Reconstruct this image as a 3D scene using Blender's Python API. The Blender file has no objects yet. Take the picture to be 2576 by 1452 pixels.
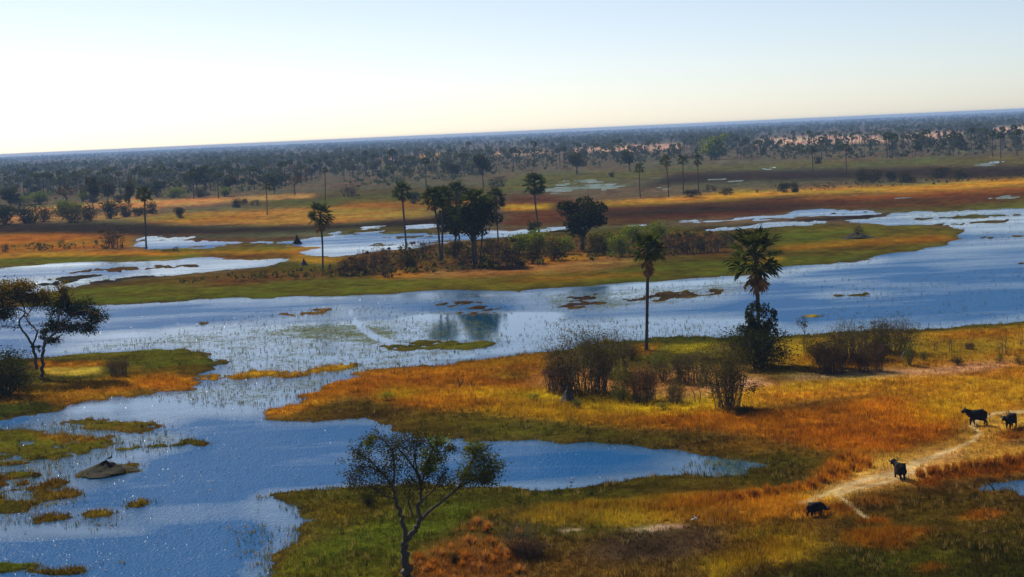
import bpy, math, random
import numpy as np
from mathutils import Vector, Matrix, Euler

rng = np.random.default_rng(7)
random.seed(7)
S = bpy.context.scene
COL = S.collection

# ------------------------------------------------------------------ camera, sky, sun, exposure
FPX, CX, CY, H = 4500.0, 1288.0, 726.0, 35.0      # focal length in units of a 2576 wide frame, camera height in metres
ROLL = math.atan((389.0 - 274.0) / 2576.0)
PITCH = math.atan((726.0 - 331.5) * math.cos(ROLL) / FPX)
_fw = Vector((0, math.cos(PITCH), -math.sin(PITCH)))
_up0 = Vector((0, math.sin(PITCH), math.cos(PITCH)))
_rt0 = Vector((1, 0, 0))
_rt = _rt0 * math.cos(ROLL) - _up0 * math.sin(ROLL)
_up = _up0 * math.cos(ROLL) + _rt0 * math.sin(ROLL)
cam = bpy.data.cameras.new('camera')
cam.sensor_width = 36.0
cam.lens = 36.0 * FPX / 2576.0
cam.clip_start, cam.clip_end = 1.0, 90000.0
camo = bpy.data.objects.new('camera', cam)
COL.objects.link(camo)
M = Matrix((_rt, _up, -_fw)).transposed().to_4x4()
M.translation = Vector((0, 0, H))
camo.matrix_world = M
S.camera = camo

SUN_EL, SUN_AZ = math.radians(41), math.radians(-30)       # azimuth from the viewing direction (+Y), negative = left
world = bpy.data.worlds.new('World')
S.world = world
world.use_nodes = True
wn, wl = world.node_tree.nodes, world.node_tree.links
wn.clear()
sky = wn.new('ShaderNodeTexSky')
sky.sky_type = 'NISHITA'
sky.sun_disc = False
sky.sun_elevation = SUN_EL
sky.sun_rotation = SUN_AZ
sky.altitude = 950
sky.air_density, sky.dust_density, sky.ozone_density = 0.60, 1.3, 0.1
bg = wn.new('ShaderNodeBackground')
bg.inputs['Strength'].default_value = 0.094
wo = wn.new('ShaderNodeOutputWorld')
wl.new(sky.outputs[0], bg.inputs[0])
wl.new(bg.outputs[0], wo.inputs[0])

sun = bpy.data.lights.new('sun', 'SUN')
sun.energy, sun.angle, sun.color = 4.6, math.radians(0.53), (1.0, 0.94, 0.84)
suno = bpy.data.objects.new('sun', sun)
COL.objects.link(suno)
sd = Vector((math.sin(SUN_AZ) * math.cos(SUN_EL), math.cos(SUN_AZ) * math.cos(SUN_EL), math.sin(SUN_EL)))
suno.rotation_euler = sd.to_track_quat('Z', 'Y').to_euler()
suno.location = (-60, 60, 120)

S.view_settings.view_transform = 'Standard'
S.view_settings.look = 'None'
S.view_settings.exposure = 0.25
S.view_settings.gamma = 1.0
S.view_settings.use_curve_mapping = False
S.cycles.max_bounces = 6
S.cycles.transparent_max_bounces = 4
S.cycles.sample_clamp_indirect = 4.0

HAZE_DENSITY = 0.8e-4
HAZE_COLOR = (0.40, 0.62, 1.0, 1)

# ------------------------------------------------------------------ small helpers
F32 = np.float32
def vnoise(x, y, seed=0):
    x = np.asarray(x, float); y = np.asarray(y, float)
    xi = np.floor(x).astype(np.int64); yi = np.floor(y).astype(np.int64)
    xf = x - xi; yf = y - yi
    xf = xf * xf * (3 - 2 * xf); yf = yf * yf * (3 - 2 * yf)
    def h(a, b):
        n = (a * 374761393 + b * 668265263 + seed * 974634777) & 0xffffffff
        n = ((n ^ (n >> 13)) * 1274126177) & 0xffffffff
        n = n ^ (n >> 16)
        return (n & 0xffff) / 65535.0
    a = h(xi, yi); b = h(xi + 1, yi); c = h(xi, yi + 1); d = h(xi + 1, yi + 1)
    return (a * (1 - xf) + b * xf) * (1 - yf) + (c * (1 - xf) + d * xf) * yf
def fbm(x, y, octv=4, seed=0):
    s = 0; a = 0.5; t = 0
    for i in range(octv):
        s = s + a * vnoise(x * 2 ** i, y * 2 ** i, seed + i * 17); t += a; a *= 0.55
    return s / t - 0.5

def ray(px, py):
    return _fw + _rt * ((px - CX) / FPX) - _up * ((py - CY) / FPX)
def at(px, py, z=0.0):
    d = ray(px, py)
    t = (z - H) / d.z
    return Vector((d.x * t, d.y * t, z))
def at_depth(px, py, Y):
    d = ray(px, py)
    t = Y / d.y
    return Vector((d.x * t, Y, H + d.z * t))
_R, _U, _Fv = np.array(_rt), np.array(_up), np.array(_fw)
def project(X, Y, Z):
    vx, vy, vz = X, Y, Z - H
    a = vx * _R[0] + vy * _R[1] + vz * _R[2]
    b = vx * _U[0] + vy * _U[1] + vz * _U[2]
    c = vx * _Fv[0] + vy * _Fv[1] + vz * _Fv[2]
    return CX + FPX * a / c, CY - FPX * b / c

def mesh_from(name, V, F, smooth=False, colors=None, attrs=None):
    V = np.ascontiguousarray(V, F32); F = np.ascontiguousarray(F, np.int32)
    k = F.shape[1]
    me = bpy.data.meshes.new(name)
    me.vertices.add(len(V)); me.vertices.foreach_set('co', V.ravel())
    me.loops.add(F.size); me.loops.foreach_set('vertex_index', F.ravel())
    me.polygons.add(len(F)); me.polygons.foreach_set('loop_start', np.arange(0, F.size, k, dtype=np.int32))
    if smooth:
        me.polygons.foreach_set('use_smooth', np.ones(len(F), bool))
    if colors is not None:
        a = me.attributes.new('cover', 'FLOAT_COLOR', 'POINT')
        c = np.ones((len(V), 4), F32); c[:, :3] = colors
        a.data.foreach_set('color', c.ravel())
    for n, v in (attrs or {}).items():
        a = me.attributes.new(n, 'FLOAT', 'POINT')
        a.data.foreach_set('value', np.ascontiguousarray(v, F32))
    me.update(calc_edges=True)
    return me
def obj(name, me, mat=None, parent=None):
    if mat is not None:
        me.materials.clear(); me.materials.append(mat)
    o = bpy.data.objects.new(name, me)
    COL.objects.link(o)
    if parent is not None: o.parent = parent
    return o
def tag(o, label=None, cat=None, group=None, kind=None):
    if label: o['label'] = label
    if cat: o['category'] = cat
    if group: o['group'] = group
    if kind: o['kind'] = kind
    return o
def empty(name, loc=(0, 0, 0)):
    o = bpy.data.objects.new(name, None); o.empty_display_size = 0.5
    COL.objects.link(o); o.location = loc
    return o

class MB:
    def __init__(s): s.V = []; s.F = []; s.n = 0
    def add(s, V, F):
        V = np.asarray(V, float); F = np.asarray(F, int)
        s.V.append(V); s.F.append(F + s.n); s.n += len(V)
    def tube(s, pts, rad, k=6, cap=True):
        pts = np.asarray(pts, float); rad = np.asarray(rad, float)
        n = len(pts)
        tan = np.gradient(pts, axis=0); tan /= np.linalg.norm(tan, axis=1)[:, None] + 1e-9
        ref = np.array([0.13, 0.97, 0.2]) if abs(tan[0][1]) < 0.8 else np.array([1.0, 0.1, 0.1])
        a = np.cross(tan, ref); a /= np.linalg.norm(a, axis=1)[:, None] + 1e-9
        b = np.cross(tan, a)
        ang = np.arange(k) * 2 * math.pi / k
        ring = pts[:, None, :] + rad[:, None, None] * (np.cos(ang)[None, :, None] * a[:, None, :] + np.sin(ang)[None, :, None] * b[:, None, :])
        V = ring.reshape(-1, 3)
        i = np.arange(n - 1)[:, None] * k; j = np.arange(k)[None, :]; j2 = (j + 1) % k
        q0 = (i + j).ravel(); q1 = (i + j2).ravel(); q2 = (i + k + j2).ravel(); q3 = (i + k + j).ravel()
        F = np.concatenate([np.stack([q0, q1, q2], 1), np.stack([q0, q2, q3], 1)])
        if cap:
            V = np.vstack([V, pts[-1] + tan[-1] * rad[-1]])
            t = len(V) - 1; base = (n - 1) * k
            F = np.vstack([F, np.stack([base + np.arange(k), base + (np.arange(k) + 1) % k, np.full(k, t)], 1)])
        s.add(V, F)
    def leaves(s, C, size, flat=0.0, droop=0.0, aspect=1.0):
        """one small four-cornered leaf spray at each centre"""
        C = np.asarray(C, float); n = len(C)
        if n == 0: return
        nr = rng.normal(size=(n, 3)); nr[:, 2] += flat * np.sign(nr[:, 2]); nr /= np.linalg.norm(nr, axis=1)[:, None]
        a = np.cross(nr, rng.normal(size=(n, 3))); a /= np.linalg.norm(a, axis=1)[:, None] + 1e-9
        if droop: a[:, 2] -= droop; a /= np.linalg.norm(a, axis=1)[:, None] + 1e-9
        b = np.cross(nr, a); b /= np.linalg.norm(b, axis=1)[:, None] + 1e-9
        sz = size * rng.uniform(0.55, 1.3, (n, 1))
        a = a * sz * aspect; b = b * sz * 0.62
        V = np.stack([C - a, C - b * 0.9 + a * 0.1, C + a, C + b], 1).reshape(-1, 3)
        i = np.arange(n)[:, None] * 4
        F = np.concatenate([i + [0, 1, 2], i + [0, 2, 3]])
        s.add(V, F)
    def mesh(s, name, smooth=False):
        return mesh_from(name, np.vstack(s.V), np.vstack(s.F), smooth)

def blob_points(c, r, n, hollow=0.55):
    d = rng.normal(size=(n, 3)); d /= np.linalg.norm(d, axis=1)[:, None]
    rr = (hollow ** 3 + (1 - hollow ** 3) * rng.random(n)) ** (1 / 3)
    return np.asarray(c) + d * rr[:, None] * np.asarray(r)

# ------------------------------------------------------------------ materials
def new_mat(name):
    m = bpy.data.materials.new(name); m.use_nodes = True
    nt = m.node_tree; nt.nodes.clear()
    out = nt.nodes.new('ShaderNodeOutputMaterial')
    return m, nt.nodes, nt.links, out
def mixrgb(n, l, blend, fac, a, b):
    x = n.new('ShaderNodeMix'); x.data_type = 'RGBA'; x.blend_type = blend
    for sock, v in ((x.inputs[0], fac), (x.inputs[6], a), (x.inputs[7], b)):
        if hasattr(v, 'links'): l.new(v, sock)
        elif isinstance(v, (int, float)): sock.default_value = v
        else: sock.default_value = (*v[:3], 1)
    return x.outputs[2]
def mathn(n, l, op, a, b=0.0, c=None, clamp=False):
    x = n.new('ShaderNodeMath'); x.operation = op; x.use_clamp = clamp
    for i, v in enumerate((a, b, c)):
        if v is None: continue
        if hasattr(v, 'links'): l.new(v, x.inputs[i])
        else: x.inputs[i].default_value = v
    return x.outputs[0]
def noise(n, l, vec, scale, detail=4, rough=0.6):
    x = n.new('ShaderNodeTexNoise'); x.inputs['Scale'].default_value = scale
    x.inputs['Detail'].default_value = detail; x.inputs['Roughness'].default_value = rough
    if vec is not None: l.new(vec, x.inputs['Vector'])
    return x.outputs[0]
def ramp(n, l, fac, stops):
    x = n.new('ShaderNodeMapRange')
    x.inputs[1].default_value, x.inputs[2].default_value, x.inputs[3].default_value, x.inputs[4].default_value = stops
    l.new(fac, x.inputs[0])
    return x.outputs[0]

def foliage(name, c1, c2, trans=0.35, var=0.35):
    m, n, l, out = new_mat(name)
    g = n.new('ShaderNodeNewGeometry'); oi = n.new('ShaderNodeObjectInfo')
    col = mixrgb(n, l, 'MIX', g.outputs['Random Per Island'], c1, c2)
    v = mathn(n, l, 'MULTIPLY_ADD', oi.outputs['Random'], var, 1 - var / 2)
    vv = n.new('ShaderNodeCombineColor')
    for i in range(3): l.new(v, vv.inputs[i])
    col = mixrgb(n, l, 'MULTIPLY', 1.0, col, vv.outputs[0])
    d = n.new('ShaderNodeBsdfDiffuse'); t = n.new('ShaderNodeBsdfTranslucent'); mx = n.new('ShaderNodeMixShader')
    l.new(col, d.inputs[0])
    tc = mixrgb(n, l, 'MULTIPLY', 1.0, col, (1.25, 1.15, 0.55))
    l.new(tc, t.inputs[0]); mx.inputs[0].default_value = trans
    l.new(d.outputs[0], mx.inputs[1]); l.new(t.outputs[0], mx.inputs[2]); l.new(mx.outputs[0], out.inputs[0])
    return m
def plain(name, c1, c2=None, scale=3.0, rough=0.85, bump=0.3, stretch=(1, 1, 1), spec=0.15):
    m, n, l, out = new_mat(name)
    p = n.new('ShaderNodeBsdfPrincipled'); p.inputs['Roughness'].default_value = rough
    p.inputs['Specular IOR Level'].default_value = spec
    tc = n.new('ShaderNodeTexCoord'); mp = n.new('ShaderNodeMapping'); mp.inputs['Scale'].default_value = stretch
    l.new(tc.outputs['Object'], mp.inputs[0])
    nz = noise(n, l, mp.outputs[0], scale, 5)
    f = ramp(n, l, nz, (0.3, 0.7, 0, 1))
    l.new(mixrgb(n, l, 'MIX', f, c1, c2 or c1), p.inputs['Base Color'])
    b = n.new('ShaderNodeBump'); b.inputs['Strength'].default_value = bump; b.inputs['Distance'].default_value = 0.05
    l.new(nz, b.inputs['Height']); l.new(b.outputs[0], p.inputs['Normal'])
    l.new(p.outputs[0], out.inputs[0])
    return m
MAT = {
    'palm_leaf': foliage('palm leaf', (0.035, 0.050, 0.010), (0.070, 0.088, 0.015), 0.30),
    'palm_dead': foliage('dead palm leaf', (0.16, 0.09, 0.035), (0.34, 0.20, 0.08), 0.25),
    'leaf_dark': foliage('dark leaf', (0.020, 0.026, 0.008), (0.048, 0.056, 0.014), 0.25),
    'leaf_olive': foliage('olive leaf', (0.030, 0.030, 0.008), (0.075, 0.066, 0.015), 0.3),
    'leaf_green': foliage('green leaf', (0.085, 0.125, 0.007), (0.185, 0.215, 0.014), 0.42),
    'leaf_dry': foliage('dry leaf', (0.048, 0.026, 0.011), (0.11, 0.056, 0.018), 0.3),
    'leaf_scrub': foliage('scrub leaf', (0.042, 0.038, 0.011), (0.120, 0.105, 0.026), 0.45),
    'leaf_sun_tinted': foliage('sun-tinted acacia leaf', (0.08, 0.058, 0.010), (0.20, 0.13, 0.016), 0.45),  # golden tone with sunlight put into the leaf colour
    'leaf_sparse': foliage('sparse leaf', (0.055, 0.065, 0.022), (0.13, 0.15, 0.03), 0.4),
    'leaf_yellow': foliage('yellow leaf', (0.20, 0.20, 0.015), (0.34, 0.27, 0.02), 0.4),
    'far_leaf': foliage('woodland leaf', (0.026, 0.036, 0.014), (0.085, 0.095, 0.034), 0.3, 0.7),
    'bark': plain('bark', (0.055, 0.045, 0.035), (0.12, 0.10, 0.08), 4, 0.9, 0.6, (3, 3, 0.6)),
    'palm_bark': plain('palm bark', (0.06, 0.05, 0.042), (0.11, 0.095, 0.08), 3, 0.9, 0.5, (0.5, 0.5, 4)),
    'twig': plain('twig', (0.07, 0.05, 0.04), (0.15, 0.11, 0.08), 5),
    'pale_wood': plain('bleached wood', (0.34, 0.29, 0.23), (0.5, 0.44, 0.36), 5),
    'hide': plain('buffalo hide', (0.006, 0.005, 0.0045), (0.017, 0.013, 0.011), 3, 0.85, 0.4, spec=0.07),
    'horn': plain('horn', (0.05, 0.045, 0.04), (0.11, 0.10, 0.09), 8, 0.5),
    'mound': plain('termite clay', (0.045, 0.040, 0.036), (0.10, 0.09, 0.08), 2.5, 0.95, 0.8),
    'islet': plain('islet earth', (0.012, 0.010, 0.005), (0.032, 0.026, 0.009), 1.2, 0.95, 0.8),
    'white_feather': plain('white feather', (0.8, 0.8, 0.78)),
    'dark_feather': plain('dark feather', (0.03, 0.028, 0.026), (0.07, 0.06, 0.05)),
    'bill': plain('bill', (0.45, 0.28, 0.05)),
}

# ------------------------------------------------------------------ the land: a grid of real ground, finer near the camera
pr = np.concatenate([np.geomspace(4200, 1320, 14)[:-1], np.linspace(1320, 60, 600), np.geomspace(60, 6.6, 46)[1:]])   # = FPX*H/distance
uc = np.concatenate([-np.geomspace(7000, 1720, 12)[:-1], np.arange(-1720, 1721, 4.6), np.geomspace(1720, 7000, 12)[1:]])
NR, NC = len(pr), len(uc)
YY = np.repeat((FPX * H / pr)[:, None], NC, 1)
XX = uc[None, :] * (H / pr)[:, None]
PX, PY = project(XX, YY, np.zeros_like(XX))
PP = np.repeat(pr[:, None], NC, 1)
CELL_U, CELL_P = 4.6, 2.1

def isotropic(scale, octv, seed):
    return fbm(XX / scale, YY / scale, octv, seed)
# outlines wander: broad bends plus frayed edges, both in metres on the ground
wsc = H / PP
n1x, n1y = isotropic(14, 4, 11), isotropic(14, 4, 12)
n2x, n2y = isotropic(2.6, 3, 13), isotropic(2.6, 3, 14)
amp = 0.010 * PP + 1.2
WX = PX + n1x * amp * 9 + n2x * amp * 5
WY = PY + n1y * amp * 2.6 + n2y * amp * 1.6

def inside(poly, wx=None, wy=None):
    wx = WX if wx is None else wx; wy = WY if wy is None else wy
    P = np.asarray(poly, float)
    x0, y0 = P.min(0); x1, y1 = P.max(0)
    sel = (wx >= x0) & (wx <= x1) & (wy >= y0) & (wy <= y1)
    res = np.zeros(wx.shape, bool)
    if not sel.any(): return res
    x = wx[sel]; y = wy[sel]; r = np.zeros(len(x), bool)
    n = len(P); j = n - 1
    for i in range(n):
        xi, yi = P[i]; xj, yj = P[j]
        if yi != yj:
            c = ((yi > y) != (yj > y)) & (x < (xj - xi) * (y - yi) / (yj - yi) + xi)
            r ^= c
        j = i
    res[sel] = r
    return res
def box1(a, r, ax):
    if r < 1: return a
    pad = [(0, 0), (0, 0)]; pad[ax] = (r + 1, r)
    c = np.cumsum(np.pad(a, pad, mode='edge'), axis=ax)
    n = a.shape[ax]
    hi = np.take(c, np.arange(2 * r + 1, 2 * r + 1 + n), ax); lo = np.take(c, np.arange(0, n), ax)
    return (hi - lo) / (2 * r + 1)
def blur(a, ru, rp):
    a = a.astype(float)
    for _ in range(2): a = box1(box1(a, ru, 1), rp, 0)
    return a

WATER = [
 # left arm of the far channel
 [(-500,697),(0,677),(167,666),(333,659),(500,649),(617,651),(717,657),(717,661),(633,674),(550,679),(467,682),(400,696),(333,702),(183,719),(167,729),(87,735),(0,739),(-500,760)],
 # main river
 [(-500,800),(0,778),(90,772),(247,766),(367,762),(567,752),(733,744),(1026,739),(1126,736),(1309,736),(1359,727),(1492,721),(1559,714),(1718,702),(1844,692),(1971,674),(2117,663),(2201,649),(2284,632),(2401,617),(2410,604),(2427,590),(2440,577),(2350,566),(2284,567),(2200,560),(2217,548),(2284,533),(2450,530),(2576,529),(3100,505),(3100,780),(2576,806),(2451,821),(2317,832),(2017,844),(1717,852),(1642,854),(1526,864),(1359,888),(1226,902),(1092,919),(959,932),(909,939),(899,962),(859,967),(783,976),(700,980),(560,975),(493,976),(483,950),(550,929),(567,912),(500,892),(433,882),(250,886),(110,902),(-60,915),(-500,930)],
 # near pond
 [(-500,1075),(0,1053),(117,1036),(120,1019),(213,1016),(317,999),(340,987),(493,975),(560,955),(700,945),(859,930),(899,962),(783,976),(780,999),(750,1019),(633,1036),(667,1046),(767,1056),(859,1053),(909,1048),(952,1050),(966,1065),(1009,1075),(1036,1088),(1092,1101),(1192,1108),(1342,1108),(1426,1115),(1492,1120),(1592,1126),(1676,1135),(1718,1133),(1767,1145),(1800,1150),(1858,1158),(1884,1172),(1872,1197),(1800,1206),(1734,1203),(1592,1216),(1526,1215),(1476,1225),(1359,1233),(1259,1226),(1126,1225),(992,1228),(859,1231),(767,1235),(687,1255),(717,1275),(777,1288),(810,1321),(783,1348),(700,1391),(650,1435),(625,1470),(560,1700),(-500,1700)],
 # pools on the right
 [(2420,1225),(2477,1210),(2576,1206),(2760,1195),(2760,1260),(2576,1251),(2534,1245),(2500,1236),(2434,1236)],
 [(1874,1165),(1897,1156),(1920,1160),(1912,1180),(1896,1198),(1876,1196)], [(1925,1172),(1970,1168),(1960,1178),(1930,1180)],
 # channel behind the island
 [(320,614),(383,592),(480,589),(500,603),(667,605),(750,597),(859,592),(942,587),(1092,590),(1226,579),(1342,575),(1379,572),(1592,565),(1718,557),(1851,550),(1951,539),(2051,529),(2184,528),(2230,531),(2184,537),(2017,546),(1851,557),(1718,564),(1569,569),(1382,581),(1352,582),(1242,603),(1142,607),(992,614),(859,617),(733,617),(500,622),(330,624)],
 [(800,590),(859,577),(950,570),(1100,565),(1200,560),(1300,556),(1290,562),(1100,572),(960,579),(859,585)],
 [(755,634),(800,625),(859,621),(985,617),(1060,612),(1050,622),(960,630),(900,641),(859,644),(800,641)],
 [(1740,580),(1867,567),(2017,557),(2184,553),(2251,546),(2260,556),(2180,561),(2017,566),(1867,575),(1760,586)],
 [(1275,558),(1360,556),(1360,560),(1275,563)],
 # far pools
 [(1262,488),(1380,474),(1500,466),(1575,464),(1572,471),(1450,481),(1380,485)], [(1379,461),(1480,455),(1525,454),(1510,461),(1400,465)],
 [(1740,457),(1800,451),(1917,446),(1925,450),(1850,455),(1745,461)], [(1616,480),(1650,476),(1692,474),(1692,478),(1640,483)],
 [(1900,424),(1970,419),(1975,423),(1905,428)], [(2394,416),(2460,411),(2545,408),(2545,413),(2450,418)],
 [(2480,498),(2540,494),(2620,492),(2620,499),(2500,503)], [(2220,499),(2300,494),(2345,491),(2343,496),(2260,502)],
 [(1640,463),(1690,460),(1690,464)],
]
MATS = [  # floating grass and mud standing out of the water: outline, colour key
 ([(117,699),(220,691),(317,687),(300,694),(200,701),(117,705)], 'mud'), ([(-50,716),(60,714),(180,704),(207,707),(150,722),(-50,729)], 'mud'),
 ([(470,599),(667,601),(752,596),(752,604),(667,609),(490,608)], 'brown'), ([(345,603),(400,597),(480,594),(482,599),(400,605),(350,609)], 'brown'), ([(560,614),(700,611),(740,609),(740,614),(600,619)], 'olive'),
 ([(150,684),(330,672),(470,666),(560,664),(560,668),(400,678),(200,692)], 'brown'), ([(940,596),(1000,594),(1090,596),(1090,601),(960,603)], 'olive'), ([(2050,536),(2120,533),(2184,533),(2150,539),(2060,543)], 'mud'), ([(2300,548),(2450,540),(2576,538),(2576,543),(2450,547),(2310,554)], 'olive'),
 ([(230,712),(330,695),(420,688),(430,692),(330,703),(240,720)], 'mud'),
 ([(160,1062),(290,1057),(400,1061),(400,1071),(280,1078),(165,1073)], 'green'), ([(-90,1086),(80,1083),(190,1092),(280,1095),(280,1124),(160,1130),(60,1121),(-90,1128)], 'green'),
 ([(-90,1108),(110,1120),(250,1132),(200,1148),(60,1163),(-90,1172)], 'green'), ([(-90,1186),(60,1182),(105,1198),(20,1212),(-90,1215)], 'green'), ([(-90,1262),(40,1256),(72,1272),(60,1292),(-90,1302)], 'olive'),
 ([(300,1075),(360,1072),(402,1080),(330,1088)], 'green'), ([(440,1118),(505,1112),(520,1118),(450,1126)], 'green'),
 ([(80,1090),(190,1092),(278,1096),(278,1112),(160,1114),(90,1100)], 'reed'),
 ([(262,1131),(330,1124),(420,1116),(430,1107),(488,1110),(488,1119),(400,1131),(300,1139)], 'green'), ([(76,1216),(165,1207),(172,1226),(180,1250),(110,1258),(70,1246)], 'reed'),
 ([(-90,1148),(60,1130),(90,1140),(70,1160),(-90,1180)], 'green'), ([(-90,1200),(20,1196),(76,1206),(76,1226),(0,1232),(-90,1240)], 'reed'),
 ([(62,1312),(120,1298),(162,1297),(150,1312),(90,1324)], 'reed'), ([(-60,1240),(30,1240),(20,1270),(-60,1280)], 'reed'), ([(-60,1420),(70,1418),(76,1440),(-60,1444)], 'green'),
 ([(225,1293),(275,1290),(270,1300),(228,1302)], 'reed'), ([(225,1326),(280,1314),(278,1326),(230,1333)], 'reed'), ([(322,1268),(370,1261),(362,1272),(330,1276)], 'reed'),
 ([(178,1200),(340,1166),(342,1186),(300,1194)], 'olive'), ([(40,1270),(80,1264),(85,1285),(45,1290)], 'reed'),
 ([(100,1440),(200,1428),(330,1412),(335,1416),(200,1436),(100,1448)], 'reed'),
 ([(1000,862),(1100,857),(1270,862),(1210,877),(1010,880),(958,873)], 'green'), ([(2080,741),(2130,737),(2192,736),(2190,742),(2090,746)], 'olive'), ([(2500,663),(2600,656),(2600,663)], 'olive'),
 ([(2028,793),(2064,790),(2066,797),(2036,798)], 'straw'), ([(690,792),(770,788),(816,776),(832,778),(826,790),(780,796),(710,797)], 'reed'), ([(487,815),(524,810),(526,817),(490,819)], 'reed'),
 ([(1395,778),(1420,748),(1520,737),(1530,760),(1480,772),(1440,779)], 'weed'), ([(1540,752),(1620,741),(1800,729),(1820,738),(1700,752),(1560,760)], 'weed'),
 ([(1090,764),(1150,760),(1225,758),(1232,766),(1100,770)], 'weed'), ([(1150,776),(1220,768),(1280,775),(1232,789),(1150,790)], 'weed'),
 ([(1717,582),(1760,574),(1950,560),(2050,548),(2200,540),(2250,541),(2180,552),(2000,559),(1860,570)], 'mud'),
 ([(2330,563),(2400,557),(2540,555),(2530,561),(2400,566)], 'olive'), ([(2410,600),(2480,594),(2600,592),(2600,597),(2480,601)], 'weed'),
 ([(580,945),(640,935),(770,930),(859,916),(892,918),(880,934),(770,946),(640,954),(590,956)], 'orange'),
 ([(333,950),(420,947),(493,952),(493,973),(400,978),(340,985)], 'orange'), ([(335,988),(372,984),(380,998),(335,1000)], 'reed'),
 ([(500,950),(560,942),(570,952),(510,962)], 'orange'),
 ([(860,580),(905,575),(985,574),(1090,578),(1090,587),(950,585),(870,588)], 'olive'),
]
C = {  # real colours of the cover, and how tall it grows in metres
 'orange': (0.36, 0.146, 0.003, 0.6), 'rust': (0.27, 0.092, 0.002, 0.55), 'weed': (0.040, 0.021, 0.010, 0.2), 'gold': (0.40, 0.200, 0.008, 0.5), 'yellow': (0.42, 0.265, 0.004, 0.55), 'straw': (0.44, 0.275, 0.032, 0.3),
 'tan': (0.40, 0.190, 0.045, 0.4), 'green': (0.080, 0.077, 0.005, 0.22), 'olive': (0.062, 0.044, 0.004, 0.2), 'dkgreen': (0.036, 0.034, 0.003, 0.3), 'brown': (0.075, 0.028, 0.006, 0.3),
 'dkbrown': (0.019, 0.0095, 0.005, 0.25), 'scrub': (0.10, 0.045, 0.010, 0.45), 'pink': (0.50, 0.30, 0.18, 0.1), 'sand': (0.56, 0.42, 0.21, 0.05), 'mud': (0.014, 0.010, 0.008, 0.1),
 'far': (0.088, 0.068, 0.032, 0.3), 'near': (0.12, 0.068, 0.010, 0.3), 'reed': (0.15, 0.078, 0.005, 0.5), 'clump': (0.25, 0.10, 0.015, 0.55), 'grey': (0.085, 0.055, 0.025, 0.25), 'burnt': (0.035, 0.024, 0.013, 0.15),
}
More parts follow.
